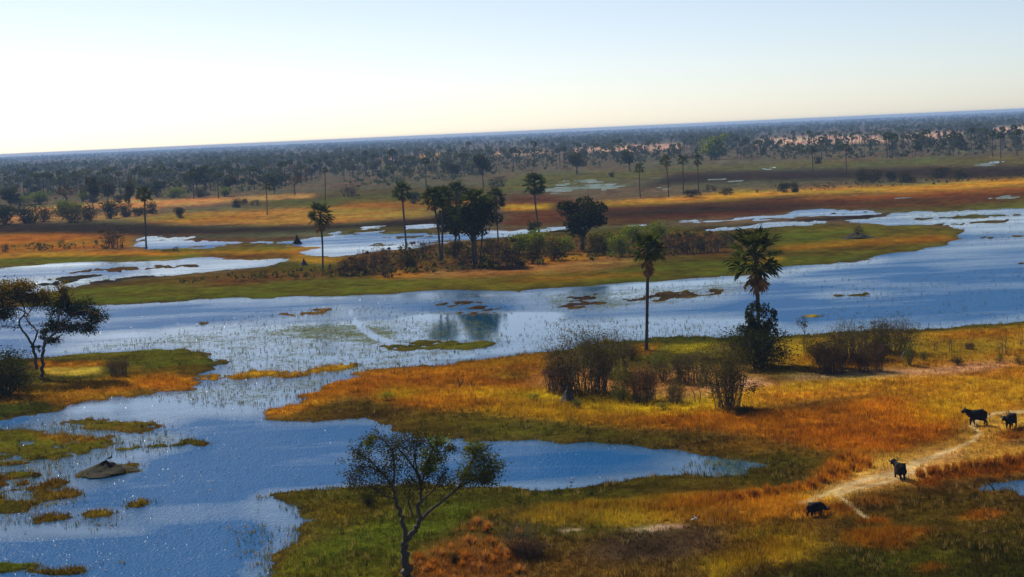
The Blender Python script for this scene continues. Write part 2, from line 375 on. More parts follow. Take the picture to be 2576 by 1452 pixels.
COVER = [  # (outline, colour key, softness, strength)
 # far country
 ([(1904,352),(2000,346),(2100,341),(2217,343),(2240,356),(2100,362),(1904,368)], 'pink',1,1), ([(2500,322),(2700,308),(2700,330),(2500,338)],'pink',1,1), ([(2277,336),(2417,330),(2417,346),(2277,353)],'pink',1,.8),
 ([(1440,377),(1600,366),(1720,362),(1720,376),(1600,382),(1440,386)],'pink',1,1), ([(1230,384),(1380,377),(1380,387),(1230,392)],'pink',1,.8), ([(960,396),(1112,384),(1112,396),(960,404)],'tan',1,.9),
 ([(1230,470),(1300,440),(1600,430),(2000,408),(2576,392),(2800,385),(2800,412),(2300,418),(2000,424),(1751,436),(1600,452),(1380,470),(1269,485)], 'green',2,.75),
 ([(859,480),(1100,470),(1250,465),(1266,490),(1100,520),(859,528),(700,522),(600,512),(700,500)], 'olive',2,.8),
 ([(600,512),(859,500),(1100,492),(1260,488),(1250,500),(1080,515),(859,518),(640,520)], 'green',2,.6),
 ([(1700,436),(1751,434),(2100,426),(2576,418),(2800,410),(2800,445),(2576,452),(2300,450),(2000,455),(1751,461),(1600,474)],'dkbrown',2,.9),
 ([(67,524),(250,509),(330,500),(400,503),(600,497),(790,488),(790,496),(600,508),(400,522),(330,530),(250,522),(67,534)],'tan',1,1),
 ([(-300,545),(0,540),(200,540),(330,540),(420,532),(330,552),(200,558),(0,565),(-300,580)],'tan',2,.7),
 ([(330,550),(400,542),(450,536),(650,528),(859,520),(1000,526),(1080,529),(1090,546),(950,553),(859,561),(700,568),(500,567),(420,562),(330,558)],'gold',2,.6),
 ([(380,556),(500,545),(640,542),(700,546),(600,556),(480,560)],'rust',2,.6), ([(859,512),(1080,508),(1250,500),(1250,518),(1080,528),(859,524)],'rust',2,.7),
 ([(-300,585),(0,565),(200,560),(400,564),(500,572),(700,570),(859,562),(1080,548),(1260,530),(1260,565),(1090,575),(859,578),(700,588),(480,592),(380,594),(0,594),(-300,610)],'dkbrown',2,.95),
 ([(1266,492),(1379,490),(1500,514),(1718,508),(1900,492),(2200,488),(2576,466),(2800,455),(2800,490),(2576,510),(2400,530),(2217,530),(2050,527),(1900,545),(1717,556),(1500,569),(1350,572),(1266,570)],'brown',2,1),
 ([(1500,530),(1717,520),(2000,510),(2100,515),(2000,530),(1717,545),(1500,552)],'dkbrown',3,.8),
 ([(1266,518),(1379,514),(1390,526),(1266,534)],'gold',1,1),
 ([(1490,512),(1620,502),(1717,497),(1850,482),(2017,478),(2300,467),(2576,449),(2800,438),(2800,456),(2576,468),(2300,484),(2017,489),(1850,501),(1717,508),(1620,515),(1519,518)],'gold',2,1),
 ([(2017,492),(2300,486),(2576,470),(2800,460),(2800,468),(2576,482),(2300,498),(2017,502)],'rust',2,.6),
 ([(2217,532),(2380,522),(2576,502),(2800,492),(2800,512),(2576,528),(2450,529),(2284,534)],'green',2,.8),
 # strip between the far channels
 ([(-300,600),(0,590),(200,592),(340,594),(330,625),(200,632),(0,642),(-300,655)],'rust',2,.9),
 ([(-300,655),(0,642),(200,633),(400,628),(700,622),(859,618),(859,624),(760,632),(760,645),(859,646),(985,640),(970,655),(859,665),(760,665),(717,657),(500,650),(333,656),(0,662),(-300,676)],'orange',2,.9),
 ([(-300,665),(0,652),(300,644),(500,641),(500,649),(333,658),(0,677),(-300,695)],'green',1,.95),
 ([(367,624),(733,618),(740,630),(500,637),(367,633)],'green',1,.85),
 ([(500,642),(700,636),(760,640),(717,657),(617,651),(500,648)],'dkbrown',1,.7),
 # long island
 ([(100,735),(400,700),(620,682),(717,662),(859,664),(985,630),(1150,610),(1350,585),(1592,572),(1740,572),(2017,566),(2290,566),(2430,578),(2420,606),(2284,634),(2084,664),(1844,694),(1559,716),(1309,738),(859,745),(247,768),(60,778)],'olive',2,1),
 ([(100,738),(400,712),(620,706),(859,704),(1300,696),(1500,690),(1700,672),(1900,655),(2084,646),(2300,622),(2412,606),(2412,618),(2284,634),(2084,664),(1844,694),(1559,716),(1309,738),(859,745),(247,768),(60,778)],'green',2,.95),
 ([(1960,580),(2200,564),(2290,567),(2427,578),(2420,596),(2300,606),(2100,626),(1960,640)],'green',2,.9),
 ([(1960,622),(2150,605),(2300,597),(2395,595),(2400,606),(2200,618),(1960,634)],'rust',2,.75),
 ([(1880,660),(1960,650),(1960,660),(1880,672)],'orange',1,.6),
 ([(400,716),(700,690),(860,680),(860,648),(1000,625),(1300,605),(1560,590),(1840,590),(1860,630),(1700,655),(1300,684),(1000,700),(700,712),(500,724)],'scrub',3,.9),
 ([(1000,690),(1300,670),(1560,652),(1640,660),(1500,684),(1200,700),(1000,704)],'tan',2,.45), ([(1300,655),(1500,640),(1570,640),(1500,655),(1320,668)],'orange',2,.6), ([(950,695),(1000,685),(1080,690),(1060,700),(960,706)],'orange',1,.6),
 ([(1280,708),(1480,700),(1640,690),(1640,698),(1480,710),(1290,716)],'rust',2,.4),
 ([(1130,668),(1260,660),(1330,672),(1260,684),(1130,682)],'burnt',2,.8),
 # near left bank
 ([(-300,910),(110,902),(250,886),(433,882),(500,892),(567,912),(550,929),(483,946),(300,960),(-300,1000)],'dkgreen',1,.8), ([(110,904),(250,888),(433,884),(500,894),(560,911),(470,935),(300,925),(110,912)],'green',1,.9),
 ([(100,916),(260,919),(262,928),(110,933)],'orange',1,1), ([(110,934),(262,930),(240,952),(110,955)],'straw',1,.8), ([(300,935),(480,925),(540,928),(480,944),(400,950),(340,950)],'reed',1,.6),
 ([(-300,1000),(100,985),(330,952),(493,955),(493,978),(340,989),(317,1000),(213,1018),(0,1032),(-300,1050)],'orange',2,.75), ([(-300,1035),(0,1028),(60,1022),(118,1018),(118,1038),(0,1054),(-300,1080)],'dkgreen',1,1),
 # big peninsula
 ([(1359,888),(1642,852),(2017,844),(2317,832),(2576,806),(2900,790),(2900,815),(2576,830),(2317,852),(2017,868),(1717,874),(1500,880)],'dkgreen',2,.9),
 ([(1950,868),(2317,850),(2576,826),(2900,810),(2900,930),(2576,930),(2250,935),(1900,940)],'gold',3,.8), ([(1990,905),(2100,895),(2230,900),(2200,930),(2000,935)],'rust',2,.8), ([(2330,855),(2480,842),(2576,838),(2576,850),(2350,868)],'rust',2,.8), ([(2200,870),(2500,850),(2576,870),(2500,900),(2200,900)],'olive',4,.5),
 ([(899,945),(1092,922),(1226,905),(1359,892),(1420,925),(1360,985),(1250,1000),(1050,1004),(940,1012),(880,1000),(890,970)],'rust',3,.95), ([(940,948),(1150,925),(1330,905),(1330,920),(1150,942),(960,958)],'orange',3,.6), ([(1230,950),(1330,945),(1330,962),(1240,968)],'green',2,.5),
 ([(640,1037),(750,1018),(783,976),(905,955),(920,985),(860,1010),(800,1042),(690,1046)],'orange',2,.85),
 ([(1340,960),(1420,940),(1900,930),(1950,1000),(1800,1020),(1500,1010),(1350,1000)],'tan',4,.75), ([(1560,890),(1720,870),(1800,900),(1750,930),(1600,930)],'olive',4,.6), ([(1660,885),(1760,872),(1800,880),(1750,895),(1680,897)],'yellow',2,.6), ([(1590,870),(1650,875),(1640,900),(1580,905)],'rust',1,.8),
 ([(890,1018),(990,1003),(1150,985),(1359,985),(1450,1008),(1700,1038),(2000,1050),(2250,1000),(2340,1030),(2430,1070),(2400,1112),(2200,1152),(2060,1140),(1800,1095),(1500,1082),(1300,1057),(1100,1042),(950,1030)],'orange',3,1),
 ([(1500,1060),(1800,1066),(2100,1090),(2400,1080),(2380,1112),(2200,1150),(2060,1140),(1800,1098),(1550,1084)],'rust',3,.7),
 ([(1180,990),(1340,985),(1450,1000),(1700,1022),(1780,1018),(1900,995),(1960,1030),(1700,1058),(1450,1035),(1300,1010)],'yellow',4,.85), ([(920,1012),(960,985),(1000,980),(1040,1000),(1000,1014)],'yellow',2,.8),
 ([(1880,985),(2100,955),(2576,925),(2900,915),(2900,1045),(2576,1050),(2430,1060),(2300,1005),(2100,1012),(1930,1035)],'gold',4,1), ([(2270,1030),(2340,1010),(2460,1030),(2430,1070),(2340,1080)],'yellow',4,.6),
 ([(2000,955),(2250,935),(2460,928),(2576,915),(2576,925),(2460,945),(2250,952),(2000,968)],'pink',3,.6), ([(1760,975),(1900,965),(1960,975),(1880,990),(1780,992)],'pink',2,.5),
 ([(640,1046),(700,1046),(900,1014),(1100,1050),(1300,1068),(1700,1106),(2050,1142),(2110,1180),(2000,1242),(1800,1252),(1600,1235),(1784,1208),(1784,1175),(1718,1133),(1592,1126),(1342,1108),(1092,1101),(966,1065),(859,1052),(767,1058)],'olive',3,1),
 ([(1810,1150),(1960,1150),(2060,1180),(2000,1235),(1800,1245),(1790,1180)],'dkgreen',3,.6), ([(1720,1130),(1850,1110),(2050,1145),(2080,1165),(1900,1150)],'reed',3,.6), ([(1000,1050),(1250,1060),(1280,1080),(1050,1070)],'reed',3,.5),
 # path country
 ([(1950,1292),(2100,1232),(2172,1166),(2300,1150),(2420,1112),(2450,1062),(2576,1055),(2900,1050),(2900,1155),(2576,1168),(2420,1186),(2300,1232),(2200,1247),(2120,1262),(2040,1300)],'straw',3,.9),
 ([(2500,1105),(2576,1090),(2900,1080),(2900,1110),(2576,1120),(2510,1128)],'rust',2,.9), ([(2520,1120),(2700,1108),(2700,1125),(2540,1135)],'grey',2,.8),
 ([(2080,1252),(2180,1205),(2290,1170),(2400,1138),(2425,1158),(2330,1190),(2240,1224),(2140,1252)],'sand',4,.4),
 # near ground
 ([(640,1255),(860,1232),(1300,1228),(1700,1205),(2000,1238),(2050,1250),(1700,1265),(1380,1285),(1200,1300),(1000,1290),(859,1370),(783,1348),(810,1321)],'olive',3,1), ([(700,1265),(800,1280),(1000,1290),(900,1330),(820,1330)],'reed',4,.6),
 ([(690,1420),(859,1365),(1000,1288),(1150,1270),(1260,1310),(1200,1350),(1050,1400),(1000,1700),(560,1700),(640,1450)],'green',4,1), ([(850,1300),(980,1280),(1000,1310),(900,1350)],'reed',4,.5),
 ([(1330,1335),(1380,1285),(1550,1272),(1717,1258),(2000,1236),(2080,1290),(2170,1312),(2000,1322),(1717,1328),(1450,1347)],'gold',3,.95), ([(1400,1290),(1560,1280),(1600,1292),(1450,1305)],'orange',2,.8), ([(1590,1282),(1717,1264),(2000,1240),(2010,1252),(1760,1290),(1620,1300)],'orange',2,.95), ([(2050,1290),(2150,1290),(2140,1306),(2050,1310)],'rust',2,.9),
 ([(1030,1450),(1060,1420),(1150,1385),(1260,1375),(1340,1395),(1350,1420),(1290,1700),(1000,1700)],'clump',3,1), ([(1170,1350),(1220,1335),(1240,1360),(1190,1370)],'clump',1,.9), ([(1200,1310),(1290,1305),(1290,1318),(1210,1322)],'orange',2,.7),
 ([(1290,1460),(1350,1400),(1480,1360),(1700,1340),(2000,1330),(2050,1420),(1800,1700),(1290,1700)],'near',3,.9), ([(1480,1390),(1600,1350),(1740,1333),(1860,1345),(1850,1395),(1700,1430),(1520,1435)],'grey',4,.9), ([(1560,1400),(1700,1380),(1760,1400),(1700,1430),(1580,1430)],'burnt',4,.7),
 ([(1360,1350),(1480,1340),(1560,1345),(1480,1365),(1380,1370)],'green',3,.5), ([(1420,1352),(1480,1350),(1480,1358),(1430,1360)],'pink',1,.8), ([(1590,1350),(1650,1340),(1720,1334),(1720,1344),(1640,1354)],'pink',1,.8),
 ([(1830,1340),(1950,1320),(2030,1370),(2070,1400),(2010,1435),(1800,1455),(1760,1440),(1900,1400)],'yellow',5,.7), ([(1800,1440),(1900,1425),(1920,1445),(1800,1475)],'yellow',2,.8),
 ([(2080,1330),(2200,1250),(2420,1240),(2576,1260),(2900,1250),(2900,1700),(1900,1700),(1880,1470),(2060,1425)],'olive',4,1), ([(2100,1400),(2300,1380),(2576,1390),(2800,1400),(2800,1700),(1900,1700),(2000,1450)],'dkgreen',5,.8), ([(2200,1410),(2400,1390),(2420,1430),(2250,1450)],'green',4,.6), ([(1850,1345),(1960,1335),(2000,1360),(1900,1380)],'green',3,.6),
 ([(2132,1322),(2230,1316),(2250,1330),(2140,1338)],'rust',1,1), ([(2130,1350),(2250,1340),(2370,1350),(2360,1362),(2270,1370),(2250,1405),(2130,1385)],'rust',3,.9), ([(2418,1305),(2470,1288),(2510,1300),(2500,1318),(2430,1320)],'rust',2,.9), ([(2290,1440),(2350,1430),(2360,1450),(2300,1460)],'rust',2,.8), ([(2150,1260),(2210,1255),(2230,1290),(2160,1300)],'rust',3,.6),
 ([(1995,1246),(2080,1205),(2108,1166),(2165,1158),(2182,1188),(2110,1226),(2030,1250)],'orange',1,1), ([(2275,1226),(2350,1202),(2450,1186),(2576,1164),(2900,1150),(2900,1185),(2576,1196),(2440,1208),(2350,1222),(2290,1236)],'rust',1,1), ([(2100,1150),(2140,1152),(2140,1172),(2090,1172)],'orange',1,.9),
]
CALM = [  # smooth, unruffled water
 ([(980,785),(1420,785),(1420,862),(980,862)], 1.25), ([(1720,1130),(1890,1150),(1890,1205),(1740,1210)], 1.1),
 ([(60,890),(400,838),(900,800),(1300,802),(1640,795),(1900,800),(1985,835),(1700,856),(1500,864),(1200,905),(900,945),(560,965),(560,910),(430,880)], .9), ([(247,765),(859,741),(1309,735),(1700,701),(1844,691),(2000,671),(2250,640),(2250,655),(2000,690),(1900,720),(1700,742),(1500,765),(1300,752),(859,752),(247,773)], .9),
 ([(150,848),(450,820),(700,798),(860,768),(1050,778),(1300,790),(1000,800),(700,818),(450,842),(200,862)], .8), ([(1300,752),(1500,745),(1700,730),(1850,725),(1850,760),(1500,790),(1300,785)], .7),
 ([(1960,700),(2150,708),(2400,716),(2576,715),(2576,722),(2300,724),(2000,716)], .6), ([(2040,735),(2230,730),(2240,745),(2050,752)], .7), ([(1700,850),(2017,825),(2317,815),(2576,788),(2700,780),(2700,820),(2317,840),(1717,862)], .7),
 ([(2200,650),(2427,612),(2576,600),(2700,590),(2700,625),(2450,640),(2250,655)], .6), ([(2200,550),(2284,530),(2700,520),(2700,590),(2430,592)], .8), ([(2300,670),(2576,640),(2700,630),(2700,660),(2400,680)], .4),
 ([(317,1000),(600,950),(910,930),(790,1005),(640,1044),(500,1050),(420,1068),(250,1082),(100,1110),(-100,1220),(-100,1110),(120,1045),(130,1020)], .75), ([(-100,1080),(300,1078),(500,1106),(480,1130),(340,1160),(340,1205),(200,1235),(-100,1330)], .8), ([(-100,1325),(150,1315),(400,1345),(200,1358),(-100,1352)], .8),
 ([(640,1275),(690,1235),(860,1220),(1260,1214),(1500,1200),(1790,1180),(1790,1215),(1500,1240),(860,1245),(840,1330),(700,1405),(640,1470),(560,1470),(700,1340),(650,1300)], .7), ([(690,1045),(960,1044),(1110,1098),(1450,1110),(1720,1130),(1700,1142),(1400,1124),(1090,1115),(940,1064),(690,1064)], .75), ([(1640,1125),(1800,1120),(1800,1220),(1680,1215)], .6),
 ([(-300,660),(330,655),(720,645),(720,665),(400,700),(300,705),(160,735),(-300,755),(-300,710),(100,695),(330,690),(330,672),(-300,690)], .85), ([(300,580),(760,590),(860,588),(860,600),(700,607),(500,612),(330,616)], .8), ([(800,560),(1300,550),(1300,566),(860,590)], .7), ([(740,615),(1060,608),(1060,650),(740,650)], .7), ([(1100,570),(1900,535),(2300,520),(2300,570),(1760,590),(1350,590),(1250,606)], .6), ([(1200,400),(2700,380),(2700,510),(1200,495)], .7), ([(2400,1190),(2760,1180),(2760,1270),(2400,1250)], .7), ([(1860,1150),(1980,1150),(1980,1200),(1860,1200)], .8),
]
WEED = [  # thin plants standing in the water: outline, density
 ([(130,885),(400,840),(900,800),(1250,800),(1300,850),(1200,902),(900,945),(560,965),(560,910),(430,880)], .55), ([(700,820),(900,812),(1000,825),(1060,862),(960,870),(800,862),(640,850)], .75), ([(1760,1145),(1890,1150),(1890,1205),(1780,1205)], .6),
 ([(400,845),(560,835),(640,850),(480,862),(300,880),(250,882)], .65), ([(500,975),(560,950),(900,935),(790,1000),(640,1025),(440,1010),(340,1000)], .55), ([(1340,800),(1640,800),(1900,815),(1980,840),(1700,856),(1500,864),(1300,892)], .45),
 ([(1060,752),(1300,745),(1320,792),(1060,798)], .5), ([(1350,740),(1850,705),(1960,690),(1960,700),(1850,745),(1500,785),(1380,785)], .6), ([(1850,692),(2000,670),(2250,635),(2250,645),(2000,690),(1860,705)], .5),
 ([(-60,1070),(420,1060),(490,1110),(420,1135),(180,1160),(100,1210),(200,1260),(60,1330),(-60,1330)], .5), ([(150,1295),(290,1290),(290,1335),(150,1335)], .4), ([(600,1330),(810,1320),(790,1350),(700,1400),(650,1452),(620,1452)], .4),
 ([(-300,700),(300,690),(330,705),(150,735),(-300,755)], .55), ([(400,590),(560,588),(1000,575),(1100,568),(1100,585),(560,606),(400,606)], .55), ([(1750,560),(2250,530),(2600,528),(2600,560),(2440,575),(2200,562),(1760,590)], .5), ([(2400,585),(2600,570),(2600,612),(2410,616)], .4), ([(1200,440),(2700,400),(2700,510),(1200,500)], .75), ([(1860,1150),(2000,1150),(2000,1200),(1700,1215),(1760,1140)], .5), ([(2420,1200),(2560,1230),(2600,1260),(2420,1245)], .4), ([(470,800),(700,785),(840,770),(1000,770),(1000,800),(700,815),(500,830)], .4),
 ([(2050,700),(2576,680),(2700,680),(2700,780),(2317,826),(2100,820)], .22),
]
PATHS = [  # sandy game trails: line, half width in frame units
 ([(2640,1040),(2560,1050),(2500,1052),(2462,1066),(2446,1082),(2464,1104),(2446,1124),(2400,1146),(2350,1164),(2290,1176)], 2.6), ([(2380,1152),(2310,1180),(2240,1205),(2180,1219),(2120,1240),(2062,1262),(2020,1280)], 4.2), ([(2300,1200),(2240,1222),(2170,1240),(2105,1258)], 3.5),
 ([(2100,1254),(2124,1272),(2150,1296),(2178,1316)], 2.4), ([(2330,1172),(2270,1192),(2240,1212)], 4),
]
print('grid', NR, NC)
water = np.zeros((NR, NC), bool)
for P in WATER: water |= inside(P)
land = ~water
cov = np.empty((NR, NC, 3)); hgt = np.empty((NR, NC))
far_f = np.clip((PP - 330) / 120, 0, 1)
for i in range(3): cov[..., i] = C['far'][i] * (1 - far_f) + C['near'][i] * far_f
hgt[:] = 0.3
def paint(mask, key, soft, k):
    m = blur(mask, soft * 2, soft) * k
    c = C[key]
    for i in range(3): cov[..., i] += (c[i] - cov[..., i]) * m
    hgt[...] += (c[3] - hgt) * m
for P, key, soft, k in COVER: paint(inside(P), key, soft, k)
matmask = np.zeros((NR, NC), bool)
fray = isotropic(1.5, 3, 33)
for P, key in MATS:
    m = inside(P, PX + n1x * amp * 4 + n2x * amp * 6, PY + n1y * amp * 1.2 + n2y * amp * 2)
    paint(m, key, 1, 1)
    matmask |= m & (fray > (0.0 if key == 'weed' else -0.10))
land |= matmask
# broad natural mottling of every cover (patches of greener and drier plants)
mot = isotropic(9, 4, 21); mot2 = isotropic(2.2, 3, 22); mot3 = isotropic(40, 3, 23)
k = np.clip(1 + 1.1 * mot + 1.0 * mot2, 0.35, 1.8)
cov *= k[..., None]
gm = np.clip(mot3 * 1.6 + mot * 0.9, -0.35, 0.35)
cov[..., 0] *= 1 - 0.5 * gm; cov[..., 1] *= 1 + 0.15 * gm
def seg_dist(line):
    best = np.full(PX.shape, 1e9)
    wx = PX + n1x * 10 + n2x * 6; wy = PY + n1y * 4 + n2y * 3
    for (x0, y0), (x1, y1) in zip(line[:-1], line[1:]):
        dx, dy = x1 - x0, y1 - y0
        # across the line the ground is foreshortened about fivefold
        t = np.clip(((wx - x0) * dx + (wy - y0) * dy) / (dx * dx + dy * dy), 0, 1)
        d = np.hypot((wx - x0 - t * dx) * 0.45, (wy - y0 - t * dy) * 1.1)
        best = np.minimum(best, d)
    return best
pathf = np.zeros((NR, NC))
for line, w in PATHS: pathf = np.maximum(pathf, np.clip(1.25 - seg_dist(line) / (w * 1.8), 0, 1) * 0.7)
pathf *= np.clip(1.0 + 1.5 * mot2 + 0.8 * mot, 0.15, 1)
for i in range(3): cov[..., i] += (C['sand'][i] - cov[..., i]) * np.clip(pathf, 0, 1)
hgt *= 1 - 0.9 * np.clip(pathf * 1.5, 0, 1)
B1 = box1(box1(land.astype(float), 7, 1), 2, 0); wfar = np.clip((470 - PP) / 110, 0, 1)
B1 = np.maximum(B1, 0.97 * box1(box1((matmask & land).astype(float), 1, 1), 1, 0))
streak = fbm(XX / 11, YY / 16, 4, 77) * wfar + fbm(XX / 2.6, YY / 3.4, 4, 78) * (1 - wfar)
L1 = np.clip(B1 + streak * 3.0 * np.clip(4 * B1 * (1 - B1), 0, 1) - 0.22 * wfar * (B1 < 0.9) * ~matmask, 0, 1)
L2 = blur(land & ~matmask, 9, 8)
ZZ = (L1 - 0.5) * 0.42 + np.clip(L2 - 0.5, 0, 1) * 0.7 + fray * 0.16 + 0.02 + isotropic(25, 3, 51) * 0.5 * np.clip(L2 * 2 - 1, 0, 1)
ZZ = ZZ * np.clip(PP / 480, 0.3, 1)
ZZ = np.where(L1 < 0.02, np.minimum(ZZ, -0.12), ZZ)
ZZ = np.where(PP < 60, np.maximum(ZZ, 0.15), ZZ)
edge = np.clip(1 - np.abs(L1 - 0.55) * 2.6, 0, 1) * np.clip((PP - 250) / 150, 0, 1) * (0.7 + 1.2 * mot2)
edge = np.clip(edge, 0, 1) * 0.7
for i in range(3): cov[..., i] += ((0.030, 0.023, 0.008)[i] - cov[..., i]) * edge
pathmask = (pathf > 0.28) & (ZZ > 0.02)

def gsample(G, X, Y):
    X = np.asarray(X, float); Y = np.asarray(Y, float)
    p = FPX * H / Y; u = X * FPX / Y
    ri = np.interp(-p, -pr, np.arange(NR)); ci = np.interp(u, uc, np.arange(NC))
    r0 = np.clip(ri.astype(int), 0, NR - 2); c0 = np.clip(ci.astype(int), 0, NC - 2)
    fr = ri - r0; fc = ci - c0
    if G.ndim == 3: fr = fr[..., None]; fc = fc[..., None]
    return (G[r0, c0] * (1 - fr) + G[r0 + 1, c0] * fr) * (1 - fc) + (G[r0, c0 + 1] * (1 - fr) + G[r0 + 1, c0 + 1] * fr) * fc
def ground_z(x, y): return float(gsample(ZZ, np.array([x]), np.array([y]))[0])

def ground_material():
    m, n, l, out = new_mat('marsh ground')
    p = n.new('ShaderNodeBsdfDiffuse')
    a = n.new('ShaderNodeAttribute'); a.attribute_name = 'cover'
    g = n.new('ShaderNodeNewGeometry')
    n1 = noise(n, l, g.outputs['Position'], 2.2, 6, 0.72)
    n2 = noise(n, l, g.outputs['Position'], 0.35, 5, 0.65)
    v = mathn(n, l, 'MULTIPLY', ramp(n, l, n1, (0.25, 0.75, 0.45, 1.5)), ramp(n, l, n2, (0.3, 0.7, 0.7, 1.25)))
    vv = n.new('ShaderNodeCombineColor')
    for i in range(3): l.new(v, vv.inputs[i])
    col = mixrgb(n, l, 'MULTIPLY', 1.0, a.outputs['Color'], vv.outputs[0])
    l.new(col, p.inputs['Color'])
    b = n.new('ShaderNodeBump'); b.inputs['Strength'].default_value = 0.9; b.inputs['Distance'].default_value = 0.25
    l.new(n1, b.inputs['Height']); l.new(b.outputs[0], p.inputs['Normal'])
    l.new(p.outputs[0], out.inputs[0])
    return m
MAT['ground'] = ground_material()
def grid_object(name, keep, ru=None, z=None, mat=None, colors=None, attrs=None, cols=None):
    cols = np.arange(NC) if cols is None else cols
    nc = len(cols)
    V = np.stack([XX[:, cols], YY[:, cols], (ZZ if z is None else z)[:, cols]], -1).reshape(-1, 3)
    r, c = np.nonzero(keep)
    f = np.stack([r * nc + c, r * nc + c + 1, (r + 1) * nc + c + 1, (r + 1) * nc + c], 1)
    used = np.zeros(len(V), bool); used[f.ravel()] = True
    remap = np.cumsum(used) - 1
    me = mesh_from(name, V[used], remap[f], True, None if colors is None else colors[:, cols].reshape(-1, 3)[used],
                   {k: v[:, cols].reshape(-1)[used] for k, v in (attrs or {}).items()})
    return obj(name, me, mat)
def cell_any(m): return m[:-1, :-1] | m[1:, :-1] | m[:-1, 1:] | m[1:, 1:]
def cell_all(m): return m[:-1, :-1] & m[1:, :-1] & m[:-1, 1:] & m[1:, 1:]
isp = cell_all(pathmask)
above = cell_any(ZZ > -0.10)
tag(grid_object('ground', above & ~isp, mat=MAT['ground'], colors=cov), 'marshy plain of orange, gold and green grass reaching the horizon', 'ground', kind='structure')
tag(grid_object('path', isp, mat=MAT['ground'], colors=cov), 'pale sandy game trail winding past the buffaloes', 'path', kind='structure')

# ------------------------------------------------------------------ water
calm = np.zeros((NR, NC)); weed = np.zeros((NR, NC))
wx2 = PX + n1x * amp * 10 + isotropic(5, 3, 61) * amp * 4; wy2 = PY + n1y * amp * 2.2 + isotropic(5, 3, 62) * amp * 1.2
for P, k in CALM: calm = np.maximum(calm, blur(inside(P, wx2, wy2), 7, 3) * k)
for P, k in WEED: weed = np.maximum(weed, blur(inside(P, wx2, wy2), 5, 2) * k)
track = np.full(PX.shape, 1e9)
for (x0, y0), (x1, y1) in zip([(880,780),(892,804),(910,826),(940,846),(992,867)][:-1], [(892,804),(910,826),(940,846),(992,867),(1002,868)]):
    dx, dy = x1 - x0, y1 - y0
    t = np.clip(((PX - x0) * dx + (PY - y0) * dy) / (dx * dx + dy * dy), 0, 1)
    track = np.minimum(track, np.hypot(PX - x0 - t * dx, (PY - y0 - t * dy)))
tr = np.clip(1.6 - track / 5.0, 0, 1)
weed *= 1 - tr; calm = np.maximum(calm, tr)
def water_material():
    m, n, l, out = new_mat('open water')
    p = n.new('ShaderNodeBsdfPrincipled')
    p.inputs['IOR'].default_value = 1.333
    ac = n.new('ShaderNodeAttribute'); ac.attribute_name = 'calm'
    aw = n.new('ShaderNodeAttribute'); aw.attribute_name = 'weed'
    g = n.new('ShaderNodeNewGeometry')
    mp = n.new('ShaderNodeMapping'); mp.inputs['Scale'].default_value = (1, 0.45, 1); l.new(g.outputs['Position'], mp.inputs[0])
    mp2 = n.new('ShaderNodeMapping'); mp2.inputs['Scale'].default_value = (0.30, 1, 1); l.new(g.outputs['Position'], mp2.inputs[0])
    patch = noise(n, l, mp2.outputs[0], 0.055, 5, 0.62)
    ripple = mathn(n, l, 'ADD', noise(n, l, mp.outputs[0], 3.2, 3, 0.65), mathn(n, l, 'MULTIPLY', noise(n, l, mp.outputs[0], 0.7, 2, 0.5), 0.8))
    c = mathn(n, l, 'ADD', ac.outputs['Fac'], mathn(n, l, 'MULTIPLY', ramp(n, l, patch, (0.35, 0.65, -0.34, 0.34)), mathn(n, l, 'SUBTRACT', 1.0, mathn(n, l, 'MULTIPLY', ac.outputs['Fac'], 0.6))), clamp=True)
    rough = ramp(n, l, c, (0.0, 1.0, 0.30, 0.045))
    l.new(rough, p.inputs['Roughness'])
    base = mixrgb(n, l, 'MIX', c, (0.0005, 0.070, 0.205), (0.009, 0.062, 0.118))
    l.new(base, p.inputs['Base Color'])
    l.new(ramp(n, l, c, (0, 1, 0.04, 0.85)), p.inputs['Specular IOR Level'])
    b = n.new('ShaderNodeBump'); b.inputs['Distance'].default_value = 0.22
    l.new(ramp(n, l, c, (0, 1, 0.75, 0.02)), b.inputs['Strength']); l.new(ripple, b.inputs['Height'])
    l.new(b.outputs[0], p.inputs['Normal'])
    # floating leaves and sedge between the stems
    wn_ = noise(n, l, g.outputs['Position'], 1.1, 5, 0.75)
    wn2 = noise(n, l, g.outputs['Position'], 0.18, 4, 0.6)
    s = mathn(n, l, 'ADD', mathn(n, l, 'MULTIPLY', aw.outputs['Fac'], 0.62), mathn(n, l, 'MULTIPLY_ADD', wn2, 0.5, -0.25))
    thr = mathn(n, l, 'SUBTRACT', s, wn_)
    f = ramp(n, l, thr, (-0.16, 0.0, 0, 1))
    f = mathn(n, l, 'MULTIPLY', f, mathn(n, l, 'GREATER_THAN', aw.outputs['Fac'], 0.03))
    d = n.new('ShaderNodeBsdfDiffuse'); d.inputs[0].default_value = (0.085, 0.10, 0.04, 1)
    mx = n.new('ShaderNodeMixShader'); l.new(f, mx.inputs[0]); l.new(p.outputs[0], mx.inputs[1]); l.new(d.outputs[0], mx.inputs[2])
    l.new(mx.outputs[0], out.inputs[0])
    return m
MAT['water'] = water_material()
cols2 = np.arange(0, NC, 2)
lowv = ZZ[:, cols2] < 0.06
wet = cell_any(lowv) & (PP[:-1, cols2[:-1]] > 60)
tag(grid_object('water', wet, z=np.zeros_like(ZZ), mat=MAT['water'], attrs={'calm': calm, 'weed': weed}, cols=cols2), 'blue river, pond and flood channels lying between the grass banks', 'water', kind='structure')

